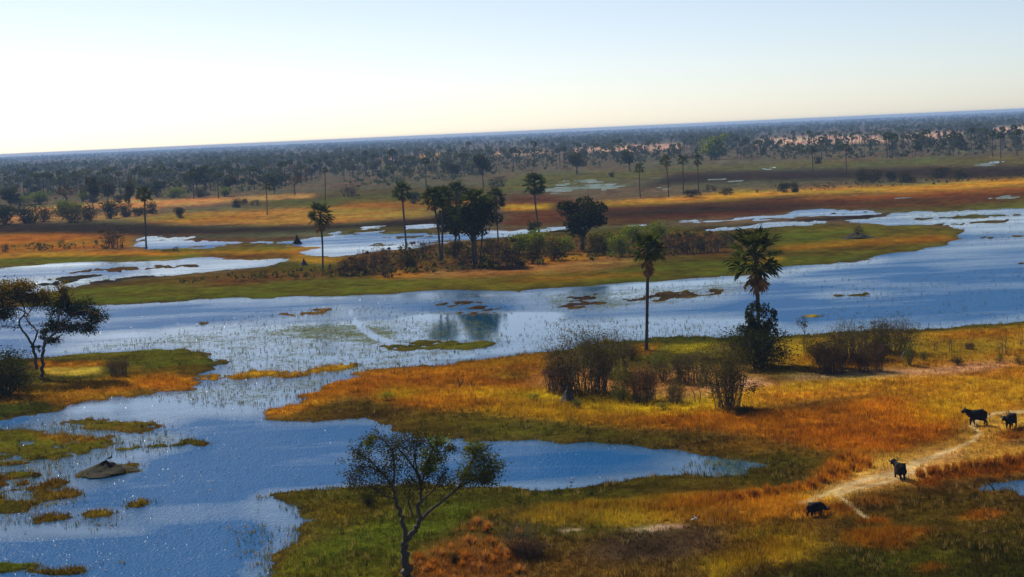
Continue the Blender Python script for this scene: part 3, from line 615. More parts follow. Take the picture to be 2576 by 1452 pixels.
# ------------------------------------------------------------------ grass and reeds (stuff)
def grass_material(name, trans):
    m, n, l, out = new_mat(name)
    a = n.new('ShaderNodeAttribute'); a.attribute_name = 'cover'
    d = n.new('ShaderNodeBsdfDiffuse'); t = n.new('ShaderNodeBsdfTranslucent'); mx = n.new('ShaderNodeMixShader')
    l.new(a.outputs['Color'], d.inputs[0]); l.new(a.outputs['Color'], t.inputs[0]); mx.inputs[0].default_value = trans
    l.new(d.outputs[0], mx.inputs[1]); l.new(t.outputs[0], mx.inputs[2]); l.new(mx.outputs[0], out.inputs[0])
    return m
MAT['grass'] = grass_material('grass blades', 0.5)
def tufts(X, Y, Z, h, colr, nb, spread, wid):
    n = len(X)
    X = np.repeat(X, nb) + rng.normal(size=n * nb) * np.repeat(spread, nb); Y = np.repeat(Y, nb) + rng.normal(size=n * nb) * np.repeat(spread, nb)
    Z = np.repeat(Z, nb); h = np.repeat(h, nb) * rng.uniform(0.55, 1.25, n * nb); w = np.repeat(wid, nb) * rng.uniform(0.6, 1.3, n * nb)
    a = rng.uniform(0, 2 * math.pi, n * nb)
    dx, dy = np.cos(a) * w, np.sin(a) * w
    lx, ly = rng.normal(size=(2, n * nb)) * 0.28 * h
    V = np.stack([np.stack([X - dx, Y - dy, Z - 0.08], 1), np.stack([X + dx, Y + dy, Z - 0.08], 1), np.stack([X + lx, Y + ly, Z + h], 1)], 1).reshape(-1, 3)
    F = np.arange(len(V)).reshape(-1, 3)
    cc = np.repeat(np.repeat(colr, nb, 0) * rng.uniform(0.78, 1.2, (n * nb, 1)), 3, 0)
    return V, F, cc
def grass_object(name, N, pmin, pmax, test, label, nb=4, hmul=1.0, wmul=1.0, power=1.0):
    u = rng.uniform(-1560, 1560, N); p = pmin + (pmax - pmin) * rng.random(N) ** power
    Y = FPX * H / p; X = u * H / p
    z = gsample(ZZ, X, Y); h = gsample(hgt, X, Y); c = gsample(cov, X, Y); w = gsample(weed, X, Y)
    k = test(z, h, w, X, Y)
    X, Y, z, h, c = X[k], Y[k], z[k], h[k], c[k]
    V, F, cc = tufts(X, Y, np.maximum(z, -0.02), h * hmul, c, nb, 0.10 + 0.25 * h, (0.030 + 0.035 * h) * wmul)
    o = obj(name, mesh_from(name, V, F, False, cc), MAT['grass'])
    return tag(o, label, 'grass', kind='stuff')
grass_object('tall_dry_grass', 95000, 420, 1330, lambda z, h, w, X, Y: (z > 0.03) & (h > 0.42), 'tall orange and golden dry grass covering the banks', 6)
grass_object('short_marsh_grass', 80000, 420, 1330, lambda z, h, w, X, Y: (z > 0.02) & (h <= 0.42) & (h > 0.06), 'short green and olive marsh grass on wet ground', 4, 1.0, 1.2)
grass_object('far_grass', 36000, 150, 420, lambda z, h, w, X, Y: (z > 0.03), 'dry and green grass on the farther banks', 3, 0.45, 2.2)
def stray_tufts():
    N = 26000
    u = rng.uniform(-1500, 1500, N); p = 520 + 800 * rng.random(N); Y = FPX * H / p; X = u * H / p
    z = gsample(ZZ, X, Y); h = gsample(hgt, X, Y); c = gsample(cov, X, Y)
    k = (z > 0.05) & (h > 0.1) & (rng.random(N) < np.clip(0.25 + 3.0 * fbm(X / 4.5, Y / 6, 3, 95), 0.03, 1))
    X, Y, z, c = X[k], Y[k], z[k], c[k]; n = len(X)
    pick = rng.random(n)[:, None]
    col = np.where(pick < 0.45, c * 0.45, np.where(pick < 0.75, c * 0.6 + np.array([0.20, 0.13, 0.035]), c * np.array([0.75, 1.0, 0.8])))
    V, F, cc = tufts(X, Y, z, rng.uniform(0.25, 0.75, n), col, 9, rng.uniform(0.06, 0.22, n), np.full(n, 0.03))
    tag(obj('stray_tufts', mesh_from('stray_tufts', V, F, False, cc), MAT['grass']), 'scattered darker and straw pale grass tufts among the meadow', 'grass', kind='stuff')
stray_tufts()
def reeds():
    N = 120000
    u = rng.uniform(-1560, 1560, N); p = 130 + 1200 * rng.random(N)
    Y = FPX * H / p; X = u * H / p
    z = gsample(ZZ, X, Y); w = gsample(weed, X, Y); edge = gsample(L1, X, Y)
    dens = np.clip(w * 0.85 + fbm(X / 6, Y / 6, 3, 71) * w * 1.4 + np.where(edge > 0.12, 0.45, 0), 0, 1)
    k = (z < 0.03) & (rng.random(N) < dens)
    X, Y = X[k], Y[k]
    n = len(X)
    pal = np.array([(0.10, 0.11, 0.03), (0.15, 0.12, 0.04), (0.07, 0.08, 0.03), (0.22, 0.14, 0.04)])[rng.integers(0, 4, n)]
    V, F, cc = tufts(X, Y, np.full(n, 0.02), rng.uniform(0.18, 0.5, n), pal, 3, np.full(n, 0.15), np.full(n, 0.045))
    tag(obj('reeds', mesh_from('reeds', V, F, False, cc), MAT['grass']), 'thin reeds and sedge standing out of the shallow water', 'reeds', kind='stuff')
reeds()

def glint_flakes(N):  # white flakes added on the water in place of sun glints
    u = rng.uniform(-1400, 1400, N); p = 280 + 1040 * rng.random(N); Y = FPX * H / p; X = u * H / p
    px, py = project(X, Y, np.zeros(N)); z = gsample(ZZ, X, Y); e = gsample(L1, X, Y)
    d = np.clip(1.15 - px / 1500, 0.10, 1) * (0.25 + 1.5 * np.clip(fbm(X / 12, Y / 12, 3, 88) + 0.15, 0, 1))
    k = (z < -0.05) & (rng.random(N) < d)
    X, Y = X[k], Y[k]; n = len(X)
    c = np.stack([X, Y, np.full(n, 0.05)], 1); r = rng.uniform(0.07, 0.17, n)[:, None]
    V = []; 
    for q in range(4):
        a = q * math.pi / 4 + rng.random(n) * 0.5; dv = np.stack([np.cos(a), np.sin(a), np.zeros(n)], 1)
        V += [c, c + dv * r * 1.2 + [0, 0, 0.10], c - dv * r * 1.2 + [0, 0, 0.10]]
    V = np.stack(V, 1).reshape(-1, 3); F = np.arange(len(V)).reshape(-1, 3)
    tag(obj('sun_glint_flakes', mesh_from('sun_glint_flakes', V, F), MAT['glint_white']), 'tiny white flakes added as sun glints over the open water', 'flowers', kind='stuff')
def ripples(N):
    u = rng.uniform(-1450, 1450, N); p = 300 + 1030 * rng.random(N) ** 1.15; Y = FPX * H / p; X = u * H / p
    px, py = project(X, Y, np.zeros(N)); z = gsample(ZZ, X, Y); cl = gsample(calm, X, Y)
    d = np.clip(1.1 - px / 2600, 0.25, 1) * np.clip(1.15 - cl, 0.25, 1) * (0.3 + 1.6 * np.clip(fbm(X / 14, Y / 14, 3, 89) + 0.2, 0, 1))
    k = (z < -0.08) & (rng.random(N) < d)
    X, Y = X[k], Y[k]; n = len(X); r = rng.uniform(0.03, 0.10, n) * np.clip(Y / 200, 0.8, 1.8); h = r * np.tan(np.radians(rng.uniform(16, 44, n))); a = rng.random(n) * 6.283
    ring = [np.stack([X + np.cos(a + q * math.pi / 2) * r, Y + np.sin(a + q * math.pi / 2) * r, np.full(n, -0.004)], 1) for q in range(4)]
    V = np.stack(ring + [np.stack([X, Y, h - 0.004], 1)], 1).reshape(-1, 3); i = np.arange(n)[:, None] * 5
    F = np.concatenate([i + [0, 1, 4], i + [1, 2, 4], i + [2, 3, 4], i + [3, 0, 4]])
    m, nn, l, out = new_mat('wavelet water'); pb = nn.new('ShaderNodeBsdfPrincipled')
    pb.inputs['Base Color'].default_value = (0.001, 0.060, 0.180, 1); pb.inputs['Roughness'].default_value = 0.33; pb.inputs['IOR'].default_value = 1.333
    l.new(pb.outputs[0], out.inputs[0])
    tag(obj('wavelets', mesh_from('wavelets', V, F), m), 'small wind wavelets glinting on the open water', 'wavelets', kind='stuff')
ripples(21000)
MAT['glint_white'] = plain('white glint flake', (0.85, 0.84, 0.8))
glint_flakes(2600)

# ------------------------------------------------------------------ plants: builders
def curve_pts(pts, n=4):
    pts = [np.asarray(p, float) for p in pts]
    if len(pts) < 3: return np.array(pts)
    out = []
    P = [2 * pts[0] - pts[1]] + pts + [2 * pts[-1] - pts[-2]]
    for i in range(1, len(P) - 2):
        for t in np.arange(n) / n:
            a, b, c, d = P[i - 1], P[i], P[i + 1], P[i + 2]
            out.append(0.5 * ((2 * b) + (c - a) * t + (2 * a - 5 * b + 4 * c - d) * t * t + (3 * b - a - 3 * c + d) * t ** 3))
    out.append(pts[-1])
    return np.array(out)

def fan_mesh(name, pet, R, fingers, seed, dead=False):
    """fan palm leaf along +X: stalk, then a folded, split fan"""
    r = np.random.default_rng(seed)
    m = MB()
    bend = np.array([(0, 0, 0), (pet * 0.5, 0, 0.03 * pet), (pet, 0, -0.02 * pet)])
    m.tube(bend, [0.05, 0.035, 0.028], 3, False)
    ang = np.linspace(-1.95, 1.95, fingers)
    if dead: ang *= 0.45
    c = np.array([pet, 0, -0.02 * pet])
    hw = (ang[1] - ang[0]) * 0.56
    V = []; F = []
    for i, a in enumerate(ang):
        rr = R * (0.62 + 0.38 * math.cos(a * 0.6)) * r.uniform(0.86, 1.08)
        fold = 0.35 * (a / 2) ** 2 * rr
        def pt(aa, rad, dz): return c + np.array([math.cos(aa) * rad, math.sin(aa) * rad, fold * (rad / rr) + dz])
        k = len(V)
        z1 = 0.05 * R * (1 if i % 2 else -1)
        V += [c, pt(a - hw, rr * 0.62, z1), pt(a, rr * 0.66, z1 + 0.06 * R), pt(a + hw, rr * 0.62, z1), pt(a + r.normal() * 0.04, rr, -0.14 * rr - (0.15 * rr if dead else 0) + r.normal() * 0.04)]
        F += [(k, k + 1, k + 2), (k, k + 2, k + 3), (k + 1, k + 4, k + 2), (k + 2, k + 4, k + 3)]
    m.add(V, F)
    return m.mesh(name)
FAN = [fan_mesh('frond', 1.15, 1.15, 15, s) for s in (1, 2, 3)]
FAND = [fan_mesh('dead_frond', 1.0, 1.1, 9, s, True) for s in (4, 5)]
for me in FAN: me.materials.append(MAT['palm_leaf'])
for me in FAND: me.materials.append(MAT['palm_dead'])

def palm(base, top, rad_px, label, group=None, fronds=30, dead=8, name='fan_palm', skirt=0.0, trunk_r=None, bend=0.0):
    """base and centre of the crown given where they stand in the photograph; the palm stands on the ground below"""
    B = at(*base); B.z = ground_z(B.x, B.y)
    B = at(base[0], base[1], B.z)
    T = at_depth(top[0], top[1], B.y)
    sc = rad_px * B.y / FPX / 2.25
    hgt_ = T.z - B.z
    root = empty(name, B)
    tag(root, label, 'palm tree', group)
    d = np.array(T - B)
    tr_ = trunk_r or max(0.19, 0.0165 * hgt_)
    m = MB()
    ts = np.linspace(0, 1, 12)
    pts = ts[:, None] * d + np.stack([np.sin(ts * math.pi) * (bend + random.gauss(0, 0.012)) * hgt_, np.sin(ts * 2.3) * 0.01 * hgt_, 0 * ts], 1)
    pts[0, 2] -= 0.3
    rr = tr_ * (1.0 - 0.25 * ts + 0.18 * np.exp(-((ts - 0.62) / 0.15) ** 2) + 0.35 * np.exp(-ts * 14))
    m.tube(pts, rr, 9)
    m.tube(np.array([d * 0.965, d * 0.99, d + [0, 0, 0.25 * sc]]), [tr_ * 0.9, tr_ * 1.5, tr_ * 0.7], 8)
    obj('trunk', m.mesh('trunk', True), MAT['palm_bark'], root)
    ga = 2.39996
    for i in range(fronds):
        t = (i + 0.5) / fronds
        el = math.radians(86 - 128 * t ** 0.85) + random.gauss(0, 0.10)
        az = i * ga + random.gauss(0, 0.25)
        o = bpy.data.objects.new('frond', FAN[i % 3]); COL.objects.link(o); o.parent = root
        o.location = d + np.array([0, 0, 0.18 * sc * (1 - 2 * t)])
        s = sc * random.uniform(0.85, 1.12) * (0.85 if t < 0.15 else 1)
        o.scale = (s, s, s)
        o.rotation_euler = Euler((random.gauss(0, 0.5), -el, az), 'XYZ')
    for i in range(dead):
        el = math.radians(-random.uniform(55, 84))
        az = random.uniform(0, 2 * math.pi)
        o = bpy.data.objects.new('dead_frond', FAND[i % 2]); COL.objects.link(o); o.parent = root
        k_ = random.uniform(0, skirt)
        o.location = d - np.array([0, 0, 0.25 * sc + k_ * sc]) + np.array([math.cos(az), math.sin(az), 0]) * tr_ * 0.6
        s = sc * random.uniform(0.6, 0.95); o.scale = (s, s, s)
        o.rotation_euler = Euler((random.gauss(0, 0.4), -el, az), 'XYZ')
    return root

# stand-in independent builders for shrubs and trees, in metres with a nominal height of 1 (scaled when placed)
def stems(m, n, spread, h, r0, seed, kinks=3, k=4, lean=0.0, foot=0.12):
    r = np.random.default_rng(seed); tips = []
    for i in range(n):
        a = r.uniform(0, 2 * math.pi); s = spread * math.sqrt(r.random())
        e = np.array([math.cos(a) * s + lean, math.sin(a) * s, h * r.uniform(0.6, 1.0) * (1 - 0.25 * (s / spread) ** 2)])
        b = np.array([math.cos(a), math.sin(a), 0]) * spread * foot * math.sqrt(r.random())
        ts = np.linspace(0, 1, kinks + 2)[:, None]
        pts = b + (e - b) * ts + r.normal(size=(kinks + 2, 3)) * 0.035 * ts
        pts[0, 2] = -0.03
        m.tube(pts, np.linspace(r0, r0 * 0.3, kinks + 2), k, False)
        for t in (0.5, 0.7, 0.85, 1.0): tips.append(pts[0] + (e - pts[0]) * t)
        for _ in range(2):
            t = r.uniform(0.45, 0.9); q = b + (e - b) * t; q2 = q + r.normal(size=3) * np.array([0.16, 0.16, 0.10]) + [0, 0, 0.08]
            m.tube(np.array([q, q2]), [r0 * 0.45, r0 * 0.2], 3, False); tips.append(q2)
    return np.array(tips)
PROTO = {}
def make_proto(key, name, parts):
    root = empty(name)
    for pn, me, mt in parts: obj(pn, me, MAT[mt], root)
    PROTO[key] = [root, False]
def copy_root(root):
    r = root.copy(); COL.objects.link(r)
    for k_ in list(r.keys()): del r[k_]
    for ch in root.children:
        c = ch.copy(); COL.objects.link(c); c.parent = r
        for g in ch.children:
            d = g.copy(); COL.objects.link(d); d.parent = c
    return r
def place(key, loc, scale, rz, label, cat, group=None):
    root, used = PROTO[key]
    if used: root = copy_root(root)
    else: PROTO[key][1] = True
    root.location = loc; root.scale = scale; root.rotation_euler = (0, 0, rz)
    return tag(root, label, cat, group)
def place_px(key, bx, by, w_px, h_px, label, cat, group=None, rz=None):
    P = at(bx, by); z = ground_z(P.x, P.y); P = at(bx, by, max(z, 0)); 
    mpp = P.y / FPX
    rz = random.uniform(0, 6.28) if rz is None else rz
    return place(key, P, (w_px * mpp, w_px * mpp, h_px * mpp), rz, label, cat, group)

def bush_proto(key, leafmat, nleaf, leafsize, nlobes, seed, name='bush', dense=0.4, nst=10, stemh=0.8, low=-0.04, flatr=1.12):
    r = np.random.default_rng(seed)
    m = MB(); tips = stems(m, nst, 0.36, stemh, 0.012, seed)
    L = MB()
    for i in range(nlobes):
        a = r.uniform(0, 6.28); d = 0.30 * math.sqrt(r.random()); z = r.uniform(low + 0.12, 0.80)
        rad = np.array([0.21, 0.21, 0.17]) * r.uniform(0.7, 1.25) * flatr
        shrink = 1.0 - 0.55 * max(0, z - 0.5)
        c = (math.cos(a) * d * shrink, math.sin(a) * d * shrink, z)
        L.leaves(blob_points(c, rad, nleaf // nlobes, dense), leafsize)
    L.leaves(tips[r.integers(0, len(tips), max(8, nleaf // 8))] + r.normal(size=(max(8, nleaf // 8), 3)) * 0.05, leafsize)
    make_proto(key, name, [('stems', m.mesh('stems'), 'twig'), ('foliage', L.mesh('foliage'), leafmat)])
def dry_proto(key, leafmat, nleaf, leafsize, nst, seed, name='dry_shrub', spread=0.42, h=1.0, thick=0.011, leafspread=0.06, foot=0.75, dome=0.0):
    r = np.random.default_rng(seed)
    m = MB(); tips = stems(m, nst, spread, h, thick, seed, 4, foot=foot)
    L = MB(); c = tips[r.integers(0, len(tips), nleaf)] + r.normal(size=(nleaf, 3)) * leafspread
    c[:, 2] = np.abs(c[:, 2])
    L.leaves(c, leafsize)
    for q in range(int(dome)):
        a = r.uniform(0, 6.28); d = 0.46 * math.sqrt(r.random()); z = r.uniform(0.05, 0.95) * (1 - 0.9 * d * r.random())
        L.leaves(blob_points((math.cos(a) * d, math.sin(a) * d, z), np.array([0.10, 0.10, 0.085]) * r.uniform(0.5, 1.4), int(58 * max(1, (0.017 / leafsize) ** 1.6)), 0.2), leafsize)
    make_proto(key, name, [('stems', m.mesh('stems'), 'twig'), ('foliage', L.mesh('foliage'), leafmat)])
bush_proto('dark_a', 'leaf_dark', 1300, 0.035, 13, 101); bush_proto('dark_b', 'leaf_dark', 1300, 0.035, 13, 102)
bush_proto('olive_a', 'leaf_olive', 1300, 0.03, 13, 103); bush_proto('olive_b', 'leaf_olive', 1200, 0.03, 13, 104)
bush_proto('green_a', 'leaf_green', 1300, 0.032, 13, 105); bush_proto('green_b', 'leaf_green', 1300, 0.032, 13, 106)
bush_proto('fine_olive', 'leaf_olive', 4600, 0.013, 16, 107, nst=18); bush_proto('fine_green', 'leaf_sparse', 4600, 0.013, 14, 108, nst=14)
bush_proto('fine_dark', 'leaf_dark', 6000, 0.015, 22, 109, nst=18, low=0.0)
bush_proto('yellow_a', 'leaf_yellow', 900, 0.035, 8, 110, nst=10)
dry_proto('dry_a', 'leaf_dry', 420, 0.03, 26, 111, dome=7); dry_proto('dry_b', 'leaf_dry', 380, 0.03, 30, 112, dome=6); dry_proto('dry_c', 'leaf_olive', 400, 0.028, 28, 113, dome=8)
dry_proto('thicket_a', 'leaf_scrub', 3600, 0.013, 110, 114, thick=0.006, leafspread=0.075, dome=26, spread=0.48, h=1.1); dry_proto('thicket_b', 'leaf_dry', 3600, 0.013, 84, 115, thick=0.007, leafspread=0.07, dome=18)
dry_proto('thorn', 'leaf_sparse', 700, 0.016, 44, 116, spread=0.5, thick=0.006, leafspread=0.07, foot=0.3)
dry_proto('bare', 'leaf_dry', 12, 0.02, 9, 117, name='bare_shrub', spread=0.38, thick=0.016)
dry_proto('grove', 'leaf_scrub', 6000, 0.013, 70, 118, name='multi_stemmed_bush', spread=0.40, thick=0.0055, leafspread=0.07, foot=0.5, dome=16)

def tree_proto(key, name, leafmat, seed, nleaf, leafsize, crown_lo=0.35, spread=0.45, nb=9, rtrunk=0.028, lobes=16, bark='bark', lobe_r=0.16, fill=0.4):
    r = np.random.default_rng(seed); m = MB(); tips = []
    f = np.array([r.normal() * 0.03, r.normal() * 0.03, crown_lo * 0.75])
    m.tube(curve_pts([(0, 0, -0.03), f * 0.5 + [r.normal() * 0.012, 0, 0], f]), np.linspace(rtrunk * 1.3, rtrunk * 0.8, 9), 7, False)
    for i in range(nb):
        a = i * 2.4 + r.normal() * 0.3; s = spread * r.uniform(0.45, 1.0)
        e = np.array([math.cos(a) * s, math.sin(a) * s, r.uniform(crown_lo + 0.15, 0.92) * (1 - 0.2 * s / spread)])
        mid = f + (e - f) * 0.5 + np.array([-math.cos(a), -math.sin(a), 0]) * 0.04 + r.normal(size=3) * 0.02
        pts = curve_pts([f, mid, e], 4)
        m.tube(pts, np.linspace(rtrunk * 0.5, rtrunk * 0.12, len(pts)), 5, False); tips += [mid, e, (mid + e) / 2]
    tips = np.array(tips); L = MB()
    for i in range(lobes):
        c = tips[r.integers(0, len(tips))] + r.normal(size=3) * 0.06
        if r.random() < fill:
            q = r.normal(size=3); q /= np.linalg.norm(q)
            c = np.array([0, 0, (crown_lo + 0.88) / 2]) + q * np.array([spread, spread, (0.88 - crown_lo) / 2]) * 0.85 * r.random() ** 0.4
        c[2] = max(c[2], crown_lo + 0.05)
        L.leaves(blob_points(c, np.array([1.1, 1.1, 0.8]) * lobe_r * r.uniform(0.7, 1.25), nleaf // lobes, 0.45), leafsize)
    make_proto(key, name, [('trunk', m.mesh('trunk', True), bark), ('crown', L.mesh('crown'), leafmat)])
tree_proto('tree_tall', 'tall_broadleaf_tree', 'leaf_dark', 205, 4600, 0.020, 0.40, 0.36, 16, 0.024, 40, lobe_r=0.095, fill=0.5)
tree_proto('tree_dark', 'broadleaf_tree', 'leaf_dark', 201, 5200, 0.022, 0.28, 0.44, 16, 0.03, 36, lobe_r=0.115, fill=0.6)
for i in range(3): tree_proto('belt_tree_%d' % i, 'woodland_tree', ['leaf_dark', 'far_leaf', 'leaf_olive'][i], 210 + i, 520, 0.055, 0.34, 0.40, 8, 0.025, 13, lobe_r=0.17)
tree_proto('belt_bare', 'woodland_tree', 'leaf_dry', 220, 220, 0.035, 0.35, 0.45, 12, 0.022, 12, lobe_r=0.14)
tree_proto('tree_green', 'leafy_tree', 'leaf_green', 221, 2200, 0.045, 0.12, 0.42, 10, 0.03, 22, lobe_r=0.2)
tree_proto('tree_round', 'broadleaf_tree', 'leaf_olive', 222, 900, 0.045, 0.42, 0.36, 9, 0.022, 16, lobe_r=0.16)
def far_palm_proto(key, seed):
    r = np.random.default_rng(seed)
    m = MB(); b = r.normal() * 0.02
    m.tube(curve_pts([(0, 0, -0.02), (b, 0, 0.45), (0, 0, 0.86)], 3), np.linspace(0.019, 0.013, 7), 5, False)
    L = MB(); n = 30; V = []; F = []
    for i in range(n):
        el = math.radians(85 - 135 * (i / n) ** 0.85) + r.normal() * 0.1; az = i * 2.4
        d = np.array([math.cos(el) * math.cos(az), math.cos(el) * math.sin(az), math.sin(el)]); t = np.cross(d, r.normal(size=3)); t /= np.linalg.norm(t)
        c = np.array([0, 0, 0.87]); R = 0.135 * r.uniform(0.85, 1.15); w = 0.058
        k = len(V)
        V += [c + d * R * 0.35, c + d * R * 0.7 + t * w, c + d * R * 1.05 - np.array([0, 0, 0.012]), c + d * R * 0.7 - t * w]; F += [(k, k + 1, k + 2), (k, k + 2, k + 3)]
    L.add(V, F)
    make_proto(key, 'distant_palm', [('trunk', m.mesh('trunk'), 'palm_bark'), ('crown', L.mesh('crown'), 'palm_leaf')])
for i in range(4): far_palm_proto('far_palm_%d' % i, 300 + i)

# ------------------------------------------------------------------ palms one can tell apart
palm((368,626),(363,490), 25, 'slender palm standing alone at the left, bare trunk above the brown channel bank', dead=5, fronds=24)
palm((812,685),(806,543), 38, 'palm with a skirt of dead leaves on the island edge, left of centre', dead=14, skirt=0.9)
palm((672,541),(669,467), 14, 'small thin palm beyond the channel between two low dark bushes and the golden grass', dead=3, fronds=18)
palm((818,505),(817,429), 11, 'thin far palm above the skirted palm, at the edge of the green flat', dead=0, fronds=18)
palm((1022,620),(1011,482), 29, 'palm with a full round crown left of the island palm cluster', dead=7, skirt=0.5)
palm((1108,666),(1089,500), 34, 'leftmost palm of the island cluster, trunk leaning left', dead=7, skirt=0.4, bend=0.02)
palm((1112,662),(1113,496), 32, 'straight palm close beside the leaning palm in the island cluster', dead=6)
palm((1156,603),(1147,486), 35, 'palm at the back of the island cluster, tallest crown', dead=5)
palm((1200,669),(1192,508), 42, 'palm with the widest crown in the middle of the island cluster', dead=10, skirt=0.4)
palm((1207,666),(1220,522), 30, 'short palm crowding the right side of the middle cluster palm', dead=5)
palm((1254,612),(1248,500), 30, 'rightmost palm of the island cluster, standing a little apart', dead=8, skirt=0.4)
palm((1356,581),(1344,463), 33, 'palm with drooping outer leaves between the cluster and the round dark tree', dead=6, bend=-0.01)
palm((1611,497),(1609,423), 16, 'far palm, first from the left of four beyond the dark flats', dead=3, fronds=20)
palm((1682,496),(1675,406), 19, 'far palm, second from the left of four beyond the dark flats', dead=4, fronds=20)
palm((1719,490),(1718,403), 17, 'far palm, third from the left of four beyond the dark flats', dead=3, fronds=20)
palm((1758,480),(1755,403), 17, 'far palm, rightmost of four beyond the dark flats', dead=3, fronds=20)
palm((2046,443),(2042,378), 11, 'thin far palm left of a small dark bush on the right flats', dead=0, fronds=18)
palm((2131,440),(2129,372), 13, 'lone thin far palm above the right scrub, beyond the dark mud', dead=2, fronds=18)
palm((1626,881),(1630,626), 50, 'tall ragged palm with hanging dead leaves on the near river bank', dead=20, skirt=1.6, fronds=30)
palm((1908,905),(1899,645), 82, 'largest palm, huge fan crown rising from a dark bush on the near bank', dead=14, skirt=0.9, fronds=27, trunk_r=0.29)

# ------------------------------------------------------------------ the two old trees, limbs set by hand
def limb_tree(name, label, base_px, zx0, zy0, base_zoom, limbs, leaf_groups, leafsize, bark='bark', seed=5, depth=0.55, cat='tree', mult=1.0, cl=1.0):
    r = np.random.default_rng(seed)
    B = at(*base_px); B.z = ground_z(B.x, B.y); B = at(base_px[0], base_px[1], B.z)
    root = empty(name, B); tag(root, label, cat)
    Bn = np.array(B)
    def w(zx, zy, dy):
        return np.array(at_depth(zx0 + zx / 3, zy0 + zy / 3, B.y + dy)) - Bn
    m = MB(); twig_pts = []
    ends = {}
    for pts, r0, r1 in limbs:
        d1 = r.normal() * depth
        dz = 0.0
        P = []
        for i, q in enumerate(pts):
            key = tuple(q)
            if key in ends: off = ends[key]
            else:
                off = (ends.get(tuple(pts[0]), 0.0)) + d1 * i
                ends[key] = off
            P.append(w(q[0], q[1], off))
        C_ = curve_pts(P, 4)
        C_ += np.concatenate([np.zeros((1, 3)), r.normal(size=(len(C_) - 1, 3)) * r1 * 0.6])
        m.tube(C_, np.linspace(r0, r1, len(C_)), 7)
        n = len(C_)
        # twigs off the outer part
        if r0 < 0.16:
            for i in range(int(n * 0.3), n):
                for _ in range(3):
                    e = C_[i] + r.normal(size=3) * np.array([0.5, 0.5, 0.4]) + [0, 0, 0.15]
                    mid = (C_[i] + e) / 2 + r.normal(size=3) * 0.08
                    m.tube(np.array([C_[i], mid, e]), [r1 * 0.55, r1 * 0.4, r1 * 0.2], 3, False)
                    twig_pts += [e, mid]
    obj('trunk', m.mesh('trunk', True), MAT[bark], root)
    tw = np.array(twig_pts)
    for (mat_, nm, groups, ntw, sz) in leaf_groups:
        L = MB()
        for (zx, zy, rx, ry, n) in groups:
            # pendulous sprays gathered in clumps
            n = int(n * mult); ncl = max(3, n // 22)
            for _ in range(ncl):
                a = r.normal(size=2) * 0.48
                c = w(zx + a[0] * rx, zy + a[1] * ry, r.normal() * depth * 2.0)
                L.leaves(c + r.normal(size=(n // ncl, 3)) * np.array([0.42, 0.42, 0.30]) * (rx / 110) * cl, sz, droop=0.4)
        if ntw and len(tw):
            c = tw[r.integers(0, len(tw), ntw)] + r.normal(size=(ntw, 3)) * 0.16
            L.leaves(c, sz, droop=0.4)
        obj(nm, L.mesh(nm), MAT[mat_], root)
    return root
limb_tree('marula_tree', 'gnarled foreground tree with thin leaves, cut off by the bottom edge', (1022,1482), 859, 968, None,
 [([(490,1540),(488,1400),(484,1300),(482,1180)], .36, .27), ([(482,1180),(470,1030),(425,940),(410,860)], .19, .14), ([(410,860),(392,780),(360,730),(300,660),(200,620),(100,620)], .12, .035), ([(410,860),(330,840),(270,790),(210,760)], .08, .03),
  ([(392,780),(396,690),(398,600),(380,500),(330,430),(250,385)], .10, .03), ([(300,660),(200,560),(110,520),(90,480)], .06, .022), ([(482,1180),(545,1100),(582,1035),(600,880)], .22, .15), ([(600,880),(606,750),(650,600),(690,480),(735,400)], .12, .03),
  ([(582,1035),(680,940),(760,880),(850,805),(930,710),(980,590),(1030,500),(1090,455)], .13, .03), ([(850,805),(950,740),(1050,700),(1170,650)], .07, .025), ([(600,880),(592,730),(540,620),(480,540),(420,470),(370,410)], .10, .025), ([(545,1000),(510,900),(512,800),(500,690)], .08, .03), ([(600,880),(690,800),(745,710),(790,650)], .07, .025),
  ([(606,750),(560,600),(550,480),(470,395)], .08, .025), ([(690,480),(640,400),(600,290)], .05, .018), ([(540,620),(560,500),(600,420)], .05, .02), ([(980,590),(1080,560),(1150,570)], .05, .02)],
 [('leaf_sparse', 'foliage', [(1040,620,130,140,480),(1120,640,90,70,260),(1000,490,70,50,300),(1090,720,80,40,260),(950,700,70,70,300)], 0, .10),
  ('leaf_olive', 'dry_foliage', [(200,430,60,60,160),(330,480,90,70,220),(130,560,70,60,180),(110,680,100,50,240),(260,640,110,60,240),(470,470,110,80,240),(580,420,70,60,200),(400,620,110,70,220),(300,760,120,60,260),(480,760,120,60,240),(620,760,120,60,240),(780,720,70,70,260),(740,560,60,80,200),(830,480,40,60,150),(100,740,80,40,160)], 5200, .08),
  ('leaf_green', 'young_foliage', [(670,570,60,90,420),(740,430,60,50,220),(205,420,40,50,120),(640,640,50,50,200)], 200, .10)], .08, depth=0.16, mult=2.2)
